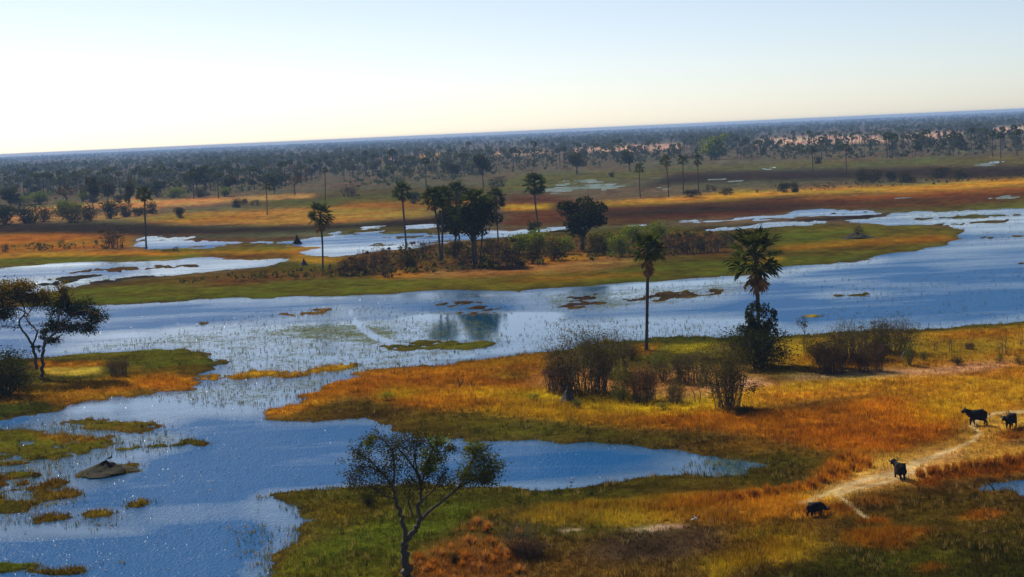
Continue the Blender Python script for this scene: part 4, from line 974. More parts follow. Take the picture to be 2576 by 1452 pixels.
limb_tree('flat_topped_tree', 'flat-topped acacia with two leaning trunks at the left edge above a dark thicket', (107,950), 0, 639, None,
 [([(322,945),(316,850),(325,750),(340,660)], .30, .22), ([(340,660),(400,610),(440,560),(440,470),(490,400),(480,320),(490,260)], .19, .05), ([(400,610),(480,560),(600,530),(680,570)], .12, .04), ([(440,560),(500,480),(600,430),(720,440),(775,490)], .13, .04),
  ([(275,870),(266,760),(245,690)], .27, .22), ([(245,690),(200,620),(150,550),(150,500),(190,440),(170,380),(130,300),(60,250)], .19, .05), ([(245,690),(280,600),(260,560),(210,510),(200,470),(245,410),(330,330)], .15, .05), ([(150,550),(120,560),(60,545),(10,550)], .08, .04), ([(190,440),(100,400),(20,400),(-90,420)], .10, .04), ([(170,380),(100,330),(0,300)], .07, .03), ([(340,660),(390,640),(430,650)], .06, .03)],
 [('leaf_sun_tinted', 'sun_tinted_foliage', [(60,255,130,40,420),(190,250,80,40,280),(320,320,80,45,300),(-60,300,100,60,300),(480,290,50,70,240)], 200, .16),  # top of the crown coloured golden as if sunlit
  ('leaf_dark', 'foliage', [(30,440,90,60,360),(120,330,130,50,300),(470,360,60,60,220),(600,410,110,55,420),(720,470,80,60,420),(300,350,140,50,320),(430,420,100,60,260),(-40,360,110,50,260),(560,440,100,50,240),(430,540,90,50,380),(560,550,90,35,240),(660,560,50,45,200),(330,600,50,60,120),(400,650,60,25,120),(290,700,30,30,40)], 300, .15)], .15, depth=0.5, mult=4.2, cl=1.3)

# ------------------------------------------------------------------ bushes and trees one can tell apart
BU = [
 # key, base x, base y, width, height, label
 ('fine_dark', 18, 992, 240, 128, 'big black-green thicket at the left edge under the flat-topped tree', 'bush'),
 ('thicket_b', 298, 944, 66, 50, 'dark dead-looking stump bush on the green point left of the river', 'bush'),
 ('fine_dark', 1908, 926, 225, 118, 'broad black-green bush around the foot of the largest palm', 'bush'),
 ('grove', 1832, 1027, 160, 172, 'tall many-stemmed bush standing alone in yellow grass before the largest palm', 'bush'),
 ('thicket_a', 1466, 988, 190, 165, 'large tangled grey thicket, left part of the near bank scrub', 'bush'),
 ('thicket_b', 1410, 985, 110, 100, 'dry brown scrub at the left end of the near bank thicket', 'bush'),
 ('thicket_a', 1530, 940, 150, 110, 'grey tangled scrub behind the green round bush near the ragged palm', 'bush'),
 ('fine_green', 1564, 1012, 92, 104, 'rounded green bush in front of the near bank thicket', 'bush'),
 ('thicket_b', 1620, 1010, 105, 105, 'dry stemmy bush right of the rounded green bush', 'bush'),
 ('fine_green', 1668, 958, 115, 85, 'leafy green bush just right below the ragged palm', 'bush'),
 ('fine_olive', 1590, 905, 56, 55, 'small dark bush at the foot of the ragged palm', 'bush'),
 ('thicket_a', 1742, 965, 120, 88, 'thin grey scrub between the ragged palm and the largest palm', 'bush'),
 ('fine_olive', 1868, 908, 100, 90, 'leafy bush climbing the trunk base left of the largest palm', 'bush'),
 ('thicket_a', 1700, 1015, 60, 62, 'low sparse shrub in the tan grass left of the many-stemmed bush', 'bush'),
 ('thicket_b', 2092, 938, 125, 95, 'brown scrub over rust coloured grass right of the largest palm', 'bush'),
 ('fine_olive', 2060, 908, 110, 80, 'olive scrub behind the brown scrub right of the largest palm', 'bush'),
 ('thicket_a', 2140, 908, 130, 98, 'grey tangled scrub on the river bank right of the sapling', 'bush'),
 ('thicket_b', 2190, 935, 100, 80, 'low brown scrub in front of the grey river scrub', 'bush'),
 ('thicket_a', 2248, 888, 140, 92, 'spreading grey leafless crown at the water edge on the right bank', 'bush'),
 ('fine_olive', 2210, 904, 125, 78, 'olive bush below the spreading grey crown', 'bush'),
 ('fine_green', 2288, 920, 46, 68, 'narrow green bush right of the spreading grey crown', 'bush'),
 ('fine_green', 2324, 906, 30, 26, 'little green bush right of the narrow green bush', 'bush'),
 ('fine_olive', 2408, 916, 50, 28, 'low olive cushion bush in golden grass on the right bank', 'bush'),
 ('fine_green', 2514, 912, 30, 26, 'small green bush under the bare shrub at the right edge', 'bush'),
 ('fine_green', 2566, 918, 34, 28, 'small green bush at the right frame edge', 'bush'),
 ('bare', 2524, 892, 46, 58, 'bare dark shrub standing up at the far right of the bank', 'bush'),
 ('bare', 2394, 884, 34, 42, 'bare twiggy shrub in the middle of the right bank', 'bush'),
 ('bare', 2354, 882, 30, 34, 'small bare shrub left of the twiggy one on the right bank', 'bush'),
 ('bare', 2570, 868, 34, 40, 'bare shrub half cut by the right frame edge', 'bush'),
 ('thicket_b', 2440, 880, 30, 22, 'low dark brown tussock on the right bank between the bare shrubs', 'bush'),
 ('yellow_a', 975, 1008, 52, 30, 'bright yellow-green shrub on the orange point left of centre', 'bush'),
 ('yellow_a', 1340, 1006, 50, 22, 'low yellow-green shrub left of the grey termite mound', 'bush'),
 ('yellow_a', 1670, 1030, 44, 24, 'yellow-green shrub left of the many-stemmed bush', 'bush'),
 ('fine_green', 1452, 1026, 44, 26, 'small green tuft bush in yellow grass below the termite mound', 'bush'),
 ('thorn', 1306, 1396, 130, 116, 'sparse thorn shrub in the foreground right of the gnarled tree', 'bush'),
 ('thicket_b', 1330, 1400, 120, 50, 'low dry brown shrub at the foot of the sparse thorn shrub', 'bush'),
 ('fine_dark', 928, 1274, 50, 40, 'dark little bush behind the left limbs of the gnarled tree', 'bush'),
 ('fine_dark', 1145, 1418, 46, 34, 'dark green tuft among the orange grass clumps in the foreground', 'bush'),
 ('fine_dark', 1872, 1040, 90, 18, 'low dark green foliage put in as the shadow right of the many-stemmed bush', 'bush'),  # dark foliage added to paint in the shadow of the many-stemmed bush
 # long island
 ('olive_a', 1022, 682, 66, 66, 'rounded olive bush under the full-crowned palm on the island', 'bush'),
 ('dry_a', 884, 692, 66, 46, 'rust brown shrub at the left end of the island scrub', 'bush'),
 ('dry_b', 926, 690, 50, 60, 'tall brown shrub left of the rounded olive bush', 'bush'),
 ('dry_a', 958, 676, 52, 52, 'reddish shrub at the water edge left of the palm cluster', 'bush'),
 ('dry_c', 975, 698, 40, 34, 'low mixed shrub in front of the reddish shrub', 'bush'),
 ('dry_b', 1068, 650, 54, 46, 'brown shrub just left of the cluster trunks', 'bush'),
 ('olive_b', 1142, 650, 56, 48, 'olive bush between the cluster trunks', 'bush'),
 ('dry_a', 1168, 668, 44, 34, 'dry shrub at the foot of the middle cluster palm', 'bush'),
 ('dry_b', 1262, 655, 62, 56, 'reddish dry shrub right of the cluster', 'bush'),
 ('olive_a', 1232, 640, 50, 40, 'olive bush behind the reddish shrub right of the cluster', 'bush'),
 ('green_a', 1302, 640, 74, 54, 'fresh green bush behind the dry shrub, right of the cluster', 'bush'),
 ('green_b', 1352, 636, 76, 56, 'fresh green bush below the palm with drooping leaves', 'bush'),
 ('olive_a', 1340, 664, 60, 52, 'olive bush in front of the fresh green bushes', 'bush'),
 ('dry_c', 1292, 676, 50, 46, 'thin dry shrub in front of the island greenery', 'bush'),
 ('olive_a', 1392, 655, 66, 54, 'olive bush left of the round dark tree trunk', 'bush'),
 ('green_a', 1420, 640, 50, 46, 'light green bush touching the round dark tree trunk', 'bush'),
 ('olive_b', 1500, 640, 66, 56, 'olive bush right of the round dark tree trunk', 'bush'),
 ('green_b', 1535, 636, 60, 50, 'fresh green bush farther right of the round tree', 'bush'),
 ('green_a', 1562, 645, 60, 56, 'green bush left of the bright green bushes', 'bush'),
 ('green_a', 1600, 615, 78, 52, 'bright green bush left behind the ragged palm crown', 'bush'),
 ('green_b', 1652, 608, 72, 48, 'bright green bush right behind the ragged palm crown', 'bush'),
 ('green_b', 1640, 640, 70, 50, 'green bush under the bright green bushes', 'bush'),
 ('dry_a', 1700, 638, 60, 52, 'reddish brown shrub right of the ragged palm crown', 'bush'),
 ('dry_c', 1746, 636, 62, 50, 'brown shrub between the two near palm crowns', 'bush'),
 ('dry_a', 1790, 634, 58, 50, 'reddish shrub left of the largest crown', 'bush'),
 ('dry_c', 1826, 622, 50, 36, 'low brown shrub at the right end of the island scrub', 'bush'),
 # far left bank
 ('dry_b', 285, 625, 62, 52, 'dark brown bush by the water left of the lone slender palm', 'bush'),
 ('dark_a', 453, 549, 31, 27, 'small round dark bush alone in the golden grass at left', 'bush'),
 ('dark_b', 598, 522, 34, 21, 'low dark bush on the far tan strip left of the small thin palm', 'bush'),
 ('dry_c', 642, 518, 24, 14, 'tiny brown bush left of the small thin palm', 'bush'),
 ('dark_a', 616, 514, 14, 14, 'tiny dark bush touching the low dark bush on the tan strip', 'bush'),
 ('dark_a', 10, 566, 84, 50, 'dark bush at the left frame edge beyond the brown flat', 'bush'),
 ('dark_b', 64, 562, 66, 44, 'dark bush second from the left edge beyond the brown flat', 'bush'),
 ('olive_a', 108, 558, 62, 38, 'olive bush third from the left edge beyond the brown flat', 'bush'),
 ('green_a', 154, 544, 60, 40, 'light green bush in the row beyond the brown flat', 'bush'),
 ('olive_b', 176, 560, 74, 40, 'greyish bush in front of the light green one', 'bush'),
 ('olive_a', 228, 556, 50, 42, 'olive bush under the tall far tree at left', 'bush'),
 ('dark_a', 278, 550, 48, 44, 'dark bush left of the slender palm trunk', 'bush'),
 ('dark_b', 314, 546, 38, 34, 'small dark bush close left of the slender palm trunk', 'bush'),
 ('dark_a', 350, 544, 40, 22, 'low dark bush behind the slender palm trunk', 'bush'),
 ('dark_b', 380, 537, 38, 28, 'dark bush right of the slender palm trunk', 'bush'),
 ('green_b', 98, 514, 76, 30, 'fresh green bush on the far edge of the tan strip at left', 'bush'),
 ('dark_a', 396, 496, 34, 38, 'dark bush at the wood edge right of the slender palm crown', 'bush'),
 ('green_a', 436, 498, 62, 26, 'green bush at the wood edge, widest of those right of the slender palm', 'bush'),
 ('olive_a', 504, 497, 44, 26, 'olive bush at the wood edge below a dark tree', 'bush'),
 ('green_b', 566, 495, 40, 24, 'green bush at the wood edge left of the small thin palm', 'bush'),
 ('green_a', 192, 540, 50, 34, 'light green bush right of the other light green one in the far left row', 'bush'),
 ('green_b', 208, 508, 40, 26, 'fresh green bush behind the trunk of the tall round-crowned tree', 'bush'),
 ('green_a', 50, 518, 60, 26, 'fresh green bush under the dark spreading tree at the left edge', 'bush'),
 ('dark_b', 232, 510, 36, 22, 'dark bush on the far tan strip', 'bush'),
 ('dark_a', 300, 512, 30, 22, 'dark bush between two far trees at left', 'bush'),
 ('dry_a', 12, 634, 20, 20, 'small dark shrub on the strip at the left edge', 'bush'),
 ('dry_b', 105, 630, 20, 16, 'small shrub on the strip near the left edge', 'bush'),
 ('dry_c', 442, 633, 16, 12, 'tiny shrub on the green strip right of the slender palm', 'bush'),
 ('bare', 160, 626, 18, 40, 'bare stick-like shrub leaning on the brown flat at left', 'bush'),
 # far right flats
 ('dark_a', 1972, 484, 30, 24, 'dark bush, left of a touching pair on the golden far strip', 'bush'),
 ('dark_b', 1996, 484, 32, 26, 'dark bush, right of a touching pair on the golden far strip', 'bush'),
 ('olive_a', 2172, 458, 44, 34, 'olive green bush on the right far flat', 'bush'),
 ('olive_b', 2196, 458, 50, 32, 'pale olive bush right of the olive green one', 'bush'),
 ('dark_a', 2242, 458, 24, 26, 'small dark bush on the right far flat', 'bush'),
 ('olive_a', 2282, 460, 50, 30, 'olive bush among thin stems on the right far flat', 'bush'),
 ('olive_b', 2370, 448, 60, 30, 'wide olive bush on the right far flat', 'bush'),
 ('olive_a', 2415, 450, 50, 26, 'olive bush right of the wide one on the far flat', 'bush'),
 ('dark_b', 2058, 412, 24, 18, 'small dark bush beside the thin far palm', 'bush'),
 ('dark_a', 1740, 495, 44, 18, 'low dark green bush under the four far palms', 'bush'),
 ('olive_b', 1824, 490, 46, 18, 'low bush right of the four far palms', 'bush'),
 ('dry_c', 1788, 482, 30, 16, 'tiny dry shrub right of the four far palms', 'bush'),
 ('dark_b', 1538, 446, 16, 12, 'tiny dark bush on the far green flat', 'bush'),
 ('dry_a', 2160, 588, 22, 20, 'small dark bush on the low earth islet right of the largest palm', 'bush'),
 ('dry_b', 880, 494, 44, 28, 'brown bush beyond the olive flat, right of the thin far palm', 'bush'),
 ('dark_a', 1042, 512, 36, 30, 'dark bush behind the full-crowned palm', 'bush'),
 ('dry_c', 1250, 468, 50, 22, 'brown scrub right of the tall dark mass beyond the cluster', 'bush'),
 ('dark_b', 1345, 582, 40, 26, 'green bush at the foot of the palm with drooping leaves', 'bush'),
]
for key, bx, by, w, h, lab, cat in BU:
    g_ = 1.28 if key[-2:] in ('_a', '_b', '_c') and 'thicket' not in key and by < 720 else 1.0
    place_px(key, bx, by, w * g_, h * (1 + (g_ - 1) * 0.6), lab, cat)
place_px('tree_dark', 1464, 630, 172, 158, 'round dark broadleaf tree on the island right of the palm cluster', 'tree')
place_px('tree_tall', 1197, 667, 178, 196, 'dark broadleaf tree tangled with the palms of the island cluster', 'tree')
TR = [
 ('tree_round', 235, 530, 62, 104, 'tall round-crowned tree at the far left wood edge'), ('tree_dark', 30, 527, 70, 64, 'dark spreading tree by the left edge of the frame'), ('belt_tree_2', 274, 516, 56, 72, 'dark tree right of the tall round-crowned tree'),
 ('belt_tree_2', 326, 536, 46, 98, 'tall slim tree just left of the slender palm'), ('belt_bare', 168, 523, 74, 80, 'half bare tree at the wood edge left of the tall round-crowned tree'), ('belt_tree_0', 496, 490, 66, 88, 'dark green tree standing in the wood right of the slender palm'),
 ('belt_bare', 742, 490, 66, 76, 'sparse branching tree right of the small thin palm'), ('belt_tree_2', 575, 493, 54, 64, 'grey-green tree at the wood edge left of the small thin palm'), ('belt_tree_0', 1216, 470, 52, 102, 'tall dark tree mass rising behind the palm cluster'),
 ('belt_tree_2', 1140, 453, 56, 54, 'pale olive tree beyond the flats left of the tall dark mass'), ('tree_green', 1790, 402, 72, 68, 'bright green rounded tree on the far right wood edge'), ('belt_tree_1', 690, 488, 40, 60, 'small dark tree left of the sparse branching tree'),
 ('belt_tree_1', 1585, 432, 60, 66, 'grey spreading tree beyond the far flats right of centre'), ('belt_tree_2', 1450, 438, 70, 66, 'brown-green tree beyond the far pools'),
]
for key, bx, by, w, h, lab in TR: place_px(key, bx, by, w, h, lab, 'tree')
place_px('tree_tall', 1146, 645, 130, 160, 'smaller dark tree behind the left palms of the island cluster', 'tree')
# leafy top of the bush tree behind the largest palm and the sapling beside it
tree_proto('bank_tree', 'bank_tree', 'leaf_dark', 243, 4200, 0.024, 0.16, 0.34, 18, 0.02, 44, lobe_r=0.10, fill=0.0)
place_px('bank_tree', 1916, 915, 130, 182, 'narrow leafy tree growing up behind the trunk of the largest palm', 'tree')
tree_proto('sapling', 'sapling', 'leaf_olive', 241, 420, 0.018, 0.55, 0.26, 9, 0.011, 14, lobe_r=0.10)
place_px('sapling', 2022, 885, 66, 108, 'thin grey sapling at the river edge right of the largest palm', 'tree')

# ------------------------------------------------------------------ palm and tree belt beyond the marsh
PALMROW = [(1543+0,430),(1583,430),(1605,420),(1672,415),(1760,415),(1805,390),(1850,390),(2015,410),(2045,385),(2085,405),(2180,370),(2293,360),(2340,415),(2402,430),(2418,370),(2505,350),(2525,405),(2558,365),(413,425),(490,400),(605,370),(1050,440),(955,345),(1338,340),(1215,300),(840,310),(345,350),(660,335),(1945,300)]
ZONES = [(-1e9, 'behind the half bare tree at far left'), (200, 'behind the tall round-crowned tree'), (420, 'behind the green bushes of the left wood edge'), (620, 'behind the sparse branching tree'), (860, 'above the full-crowned island palm'),
         (1150, 'around the tall dark tree mass'), (1400, 'behind the far silver pools'), (1700, 'around the bright green rounded tree'), (1900, 'by the pink sand strip'), (2200, 'at the far right end')]
ORD = ['first', 'second', 'third', 'fourth', 'fifth', 'sixth', 'seventh', 'eighth', 'ninth', 'tenth', 'eleventh', 'twelfth', 'thirteenth', 'fourteenth', 'fifteenth', 'sixteenth', 'seventeenth', 'eighteenth', 'nineteenth', 'twentieth']
def row_labels(xs, tail):
    """name each palm of a row by its order between landmarks"""
    out = {}
    for k, (lo, t) in enumerate(ZONES):
        hi = ZONES[k + 1][0] if k + 1 < len(ZONES) else 1e9
        for n_, i_ in enumerate(sorted((i for i, x in enumerate(xs) if lo <= x < hi), key=lambda i: xs[i])):
            out[i_] = '%s %s, %s from left' % (tail, t, ORD[n_])
    return out
cnt = 0
def far_palm(bx, by, hh, lab, grp):
    global cnt
    P = at(bx, by); P.z = ground_z(P.x, P.y)
    s = hh; w = s * random.uniform(0.9, 1.25) * 1.15
    place('far_palm_%d' % (cnt % 4), P, (w, w, s), random.uniform(0, 6.28), lab, 'palm tree', grp)
    cnt += 1
RL = row_labels([1717 + zx / 3 for zx, zy in PALMROW], 'open-row palm')
for ri_, (zx, zy) in enumerate(PALMROW):
    bx, by = 1717 + zx / 3, 256 + zy / 3
    P = at(bx, by)
    far_palm(bx, by, 66 * P.y / FPX * random.uniform(0.95, 1.15) * (by - (389 - 0.04464 * bx)) / 125, RL[ri_], 'palms along the sandy wood edge')
ROW2 = [(488,501,70),(550,500,66),(60,485,60),(120,490,58),(150,480,52),(190,486,56),(350,478,60),(412,480,64),(455,470,60),(530,480,56),(640,478,60),(862,445,44),(880,442,46),(902,440,44),(920,430,52),(938,436,50),(990,445,70),(1072,470,74),(1168,440,56),(1292,430,58),(1300,420,44),(1345,420,66),(1180,400,44),(1420,418,50),(1500,405,44),(1560,395,46)]
RL = row_labels([q[0] for q in ROW2], 'tall wood-edge palm')
for ri_, (bx, by, h) in enumerate(ROW2):
    P = at(bx, by)
    far_palm(bx, by, h * P.y / FPX, RL[ri_], 'palms along the left wood edge')
def belt_points(n, polys, weights):
    out = []
    while len(out) < n:
        k = random.choices(range(len(polys)), weights)[0]
        P = np.array(polys[k], float)
        x = random.uniform(P[:, 0].min(), P[:, 0].max()); y = random.uniform(P[:, 1].min(), P[:, 1].max())
        if inside(polys[k], np.array([[x]]), np.array([[y]]))[0, 0]: out.append((x, y))
    return out
BELT = [[(-60,432),(400,415),(860,395),(860,440),(700,478),(400,488),(-60,505)], [(860,395),(1700,362),(1700,392),(1300,415),(860,445)], [(1700,350),(2640,314),(2640,352),(2200,372),(1700,390)]]
def zone(x, y):
    p = y - (389 - 0.04464 * x)
    return ('nearer rows ' if p > 68 else 'farther rows ') + [t for lo, t in ZONES if x >= lo][-1]
for x, y in belt_points(215, BELT, (0.5, 0.25, 0.25)):
    far_palm(x, y, random.uniform(13.5, 20), 'slim hazy palm, ' + zone(x, y), 'slim hazy palms, ' + zone(x, y))
for i, (x, y) in enumerate(belt_points(190, BELT, (0.46, 0.29, 0.25))):
    P = at(x, y); P.z = ground_z(P.x, P.y); h = random.uniform(8, 16); w = h * random.uniform(0.8, 1.2)
    bare = i % 5 == 4
    lab = ('half bare brownish tree' if bare else 'rounded hazy tree') + ', ' + zone(x, y)
    place(['belt_tree_0', 'belt_tree_1', 'belt_tree_2', 'belt_tree_1', 'belt_bare'][i % 5], P, (w, w, h), random.uniform(0, 6.28), lab, 'tree', lab)

def woodland(name, N, pmin, pmax, hlo, hhi, nq, qs, label, keep=None, wid=1.0):
    u = rng.uniform(-1750, 1750, N); p = np.exp(rng.uniform(math.log(pmin), math.log(pmax), N)) if pmax < 80 else rng.uniform(pmin, pmax, N)
    Y = FPX * H / p; X = u * H / p
    if keep is not None:
        k = keep(X, Y); X, Y = X[k], Y[k]
    n = len(X); z = np.maximum(gsample(ZZ, X, Y), 0)
    h = rng.uniform(hlo, hhi, n); w = h * rng.uniform(0.35, 0.6, n) * wid
    c = rng.normal(size=(n, nq, 3)); c /= np.linalg.norm(c, axis=2)[..., None]
    c *= (0.35 + 0.65 * rng.random((n, nq, 1)))
    ctr = np.stack([X[:, None] + c[..., 0] * w[:, None], Y[:, None] + c[..., 1] * w[:, None], z[:, None] + h[:, None] * (0.60 + 0.38 * c[..., 2])], -1).reshape(-1, 3)
    m = MB(); m.leaves(ctr, 1.0)
    V = m.V[0]; F = m.F[0]
    s = np.repeat(np.repeat(h * qs, nq), 4)
    cc = np.repeat(ctr, 4, 0)
    V = cc + (V - cc) * s[:, None]
    o = obj(name, mesh_from(name, V, F), MAT['far_leaf'])
    return tag(o, label, 'woodland', kind='stuff')
def not_sand(X, Y):
    c = gsample(cov, X, Y)
    return (c[:, 0] < 0.24) & (gsample(ZZ, X, Y) > 0.05)
def in_belt(X, Y):
    px, py = project(X, Y, np.zeros_like(X))
    k = np.zeros(len(X), bool)
    for P in ([(-300,440),(400,418),(860,400),(860,442),(700,482),(400,494),(-300,520)], [(860,385),(1700,355),(1700,405),(1300,436),(1000,470),(860,470)], [(1700,352),(2700,310),(2700,380),(2300,400),(1950,402),(1700,405)]): k |= inside(P, px[None], py[None])[0]
    return k & (not_sand(X, Y) | (rng.random(len(X)) < 0.06))
woodland('far_woodland', 22000, 7.0, 58, 6, 17, 12, 0.26, 'endless hazy blue-green woodland reaching the horizon', lambda X, Y: not_sand(X, Y) & (rng.random(len(X)) < np.clip(0.42 + 4.5 * fbm(X / 230, Y / 600, 3, 91), 0.05, 1)))
woodland('undergrowth', 3800, 40, 150, 1.2, 3.8, 10, 0.42, 'low grey-green undergrowth beneath the palm belt', in_belt, 1.6)
woodland('distant_trees', 900, 45, 112, 6, 14, 22, 0.17, 'crowded grey-green trees filling the belt behind the marsh', in_belt, 0.9)
def distant_palms(N):
    u = rng.uniform(-1700, 1700, N); p = np.concatenate([rng.uniform(42, 112, N // 2), rng.uniform(20, 55, N - N // 2)]); Y = FPX * H / p; X = u * H / p
    k = (in_belt(X, Y) | ((p < 55) & not_sand(X, Y))) & (rng.random(N) < np.clip(0.6 + 2 * fbm(X / 90, Y / 200, 3, 92), 0.1, 1)); X, Y = X[k], Y[k]; n = len(X); z = np.maximum(gsample(ZZ, X, Y), 0); h = rng.uniform(12, 19, n)
    nq = 16; d = rng.normal(size=(n, nq, 3)); d[..., 2] += 0.25; d /= np.linalg.norm(d, axis=2)[..., None]
    top = np.stack([X + rng.normal(size=n) * 0.5, Y, z + h * 0.87], 1)
    t = np.cross(d, rng.normal(size=(n, nq, 3))); t /= np.linalg.norm(t, axis=2)[..., None]
    R = (h * 0.14)[:, None, None] * rng.uniform(0.85, 1.1, (n, nq, 1)); c = top[:, None]
    V = np.stack([c + d * R * 0.3, c + d * R * 0.7 + t * R * 0.45, c + d * R, c + d * R * 0.7 - t * R * 0.45], 2).reshape(-1, 3)
    i = np.arange(n * nq)[:, None] * 4; F = np.concatenate([i + [0, 1, 2], i + [0, 2, 3]])
    w = h * 0.016; o = np.zeros(n)
    B = np.stack([X, Y, z - 0.2], 1); a1 = np.stack([w, o, o], 1); a2 = np.stack([-w * 0.5, w * 0.87, o], 1); a3 = np.stack([-w * 0.5, -w * 0.87, o], 1)
    TV = np.stack([B + a1, B + a2, B + a3, top + a1 * 0.7, top + a2 * 0.7, top + a3 * 0.7], 1).reshape(-1, 3)
    j = np.arange(n)[:, None] * 6 + len(V)
    TF = np.concatenate([j + q for q in ([0, 1, 4], [0, 4, 3], [1, 2, 5], [1, 5, 4], [2, 0, 3], [2, 3, 5])])
    me = mesh_from('distant_palms', np.vstack([V, TV]), np.vstack([F, TF]))
    me.materials.append(MAT['far_leaf']); me.materials.append(MAT['palm_bark'])
    mi = np.zeros(len(F) + len(TF), np.int32); mi[len(F):] = 1; me.polygons.foreach_set('material_index', mi)
    tag(obj('distant_palms', me), 'countless small palms filling the belt behind the nearer palms', 'palms', kind='stuff')
distant_palms(5000)
def scrub_ok(X, Y):
    px, py = project(X, Y, np.zeros_like(X))
    k = np.zeros(len(X), bool)
    for P in ([(400,722),(700,692),(860,684),(985,640),(1300,610),(1560,595),(1840,595),(1850,632),(1700,652),(1300,682),(1000,702),(700,712)], [(1900,490),(2576,455),(2576,440),(2150,460),(1900,478)], [(0,640),(330,628),(330,615),(0,625)]): k |= inside(P, px[None], py[None])[0]
    return k & (gsample(ZZ, X, Y) > 0.1)
sc_ = woodland('dry_scrub', 14000, 90, 420, 0.6, 2.2, 10, 0.26, 'low dry brown scrub covering the island and far banks', scrub_ok, 1.0)
sc_.data.materials[0] = MAT['leaf_scrub']

# ------------------------------------------------------------------ mounds, islets, dead wood
def mound(name, bx, by, w_px, h_px, mat, label, cat, peak=2.0, seed=1, rough=0.5):
    P = at(bx, by); z = max(ground_z(P.x, P.y), 0.0); P = at(bx, by, z - 0.05); mpp = P.y / FPX
    w, h = w_px * mpp / 2, h_px * mpp
    n, k = 12, 20; V = []; F = []
    for i in range(n):
        t = i / (n - 1)
        for j in range(k):
            a = j * 2 * math.pi / k
            nz = 1 + 1.1 * float(fbm(np.array([math.cos(a) * 1.5 + seed * 7]), np.array([math.sin(a) * 1.5 + t * 2.5]), 3, seed)[0])
            rr = w * t * nz
            V.append((math.cos(a) * rr, math.sin(a) * rr * 0.9, h * (1 - t) ** peak * nz - (0.06 if t == 1 else 0)))
    for i in range(n - 1):
        for j in range(k):
            F.append((i * k + j, i * k + (j + 1) % k, (i + 1) * k + (j + 1) % k, (i + 1) * k + j))
    o = obj(name, mesh_from(name, V, F, True), MAT[mat]); o.location = P
    return tag(o, label, cat)
mound('termite_mound', 1431, 1013, 46, 40, 'mound', 'grey conical termite mound in front of the near bank thicket', 'mound', 1.3, 2)
mound('termite_mound', 765, 668, 22, 18, 'mound', 'small dark termite mound on the island left of the skirted palm', 'mound', 1.2, 3)
mound('termite_mound', 747, 614, 36, 20, 'islet', 'low dark mound beside the far channel, up and left of the skirted palm', 'mound', 1.8, 4)
mound('earth_islet', 270, 1186, 132, 26, 'islet', 'dark earth islet with a bird on top in the near pond', 'islet', 1.35, 5)
mound('earth_islet', 2155, 600, 84, 16, 'islet', 'low earth islet carrying a small bush on the green right end of the island', 'islet', 1.2, 6)
def stick(name, pts_px, r0, r1, mat, label, cat='dead branch', extra=()):
    B = at(*pts_px[0]); B.z = max(ground_z(B.x, B.y), 0); B = at(pts_px[0][0], pts_px[0][1], B.z)
    m = MB()
    for line in (pts_px,) + tuple(extra):
        P = curve_pts([np.array(at_depth(x, y, B.y + 0.05 * i)) - np.array(B) for i, (x, y) in enumerate(line)], 4)
        m.tube(P, np.linspace(r0, r1, len(P)), 6)
    o = obj(name, m.mesh(name, True), MAT[mat]); o.location = B
    return tag(o, label, cat)
stick('dead_branch', [(2504,1236),(2494,1224),(2484,1212)], .07, .03, 'bark', 'thin dead branch leaning out of the small pool at the right edge', extra=([(2494,1224),(2500,1214)],))
stick('dead_branch', [(2264,908),(2270,892),(2276,884)], .08, .05, 'pale_wood', 'bleached dead stick standing beside the narrow green bush')
stick('fallen_log', [(1976,923),(1986,928),(1994,931)], .10, .07, 'pale_wood', 'short bleached log lying right of the dark bush below the largest palm', 'log')
stick('dead_stump', [(1156,976),(1155,962),(1150,949)], .10, .05, 'bark', 'forked dead stump in the orange grass left of the thicket', 'stump', extra=([(1157,972),(1163,960),(1166,952)],))
stick('dead_stump', [(1190,976),(1186,966),(1182,960)], .12, .05, 'bark', 'short dead stump right of the forked stump', 'stump', extra=([(1188,974),(1193,966)],))
stick('dead_branch', [(1448,880),(1449,862),(1450,838)], .06, .03, 'bark', 'upright dead pole rising from the left side of the near thicket')
stick('dead_branch', [(1420,905),(1395,892),(1372,880),(1352,874)], .09, .03, 'bark', 'grey dead limb reaching left from the near thicket over the water edge', extra=([(1395,892),(1390,878)],))
stick('dead_branch', [(1749,1012),(1747,992),(1738,975)], .06, .03, 'bark', 'bent dead stem in the tan grass left of the many-stemmed bush', extra=([(1760,1012),(1762,990),(1755,972)],))
stick('dead_branch', [(2028,482),(2026,466),(2020,452)], .10, .05, 'bark', 'thin dead tree right of the touching pair of dark bushes')
stick('dead_branch', [(2005,456),(2007,444),(2004,436)], .10, .05, 'bark', 'forked dead tree above the touching pair of dark bushes', extra=([(2007,446),(2012,438)],))

# orange tussocks in the foreground
def tussock_mesh(seed, n=230):
    r = np.random.default_rng(seed); V = []; F = []; cl = []
    for i in range(n):
        a = r.uniform(0, 6.28); s = 0.18 * math.sqrt(r.random()); b = np.array([math.cos(a) * s, math.sin(a) * s, -0.02])
        out = r.uniform(0.05, 0.45); h = r.uniform(0.4, 1.15)
        tip = np.array([math.cos(a) * out, math.sin(a) * out, h * (1 - 0.5 * out)]); mid = (b + tip) / 2 + [0, 0, 0.12 * h]
        t = np.array([-math.sin(a), math.cos(a), 0]) * 0.012
        k = len(V); V += [b - t, b + t, mid + t * 0.8, mid - t * 0.8, tip]; F += [(k, k + 1, k + 2), (k, k + 2, k + 3), (k + 3, k + 2, k + 4)]
    return mesh_from('tussock', V, F)
MAT['tussock'] = foliage('tussock grass', (0.30, 0.12, 0.035), (0.50, 0.24, 0.085), 0.45)
TM = [tussock_mesh(s) for s in (1, 2, 3)]
for me in TM: me.materials.append(MAT['tussock'])
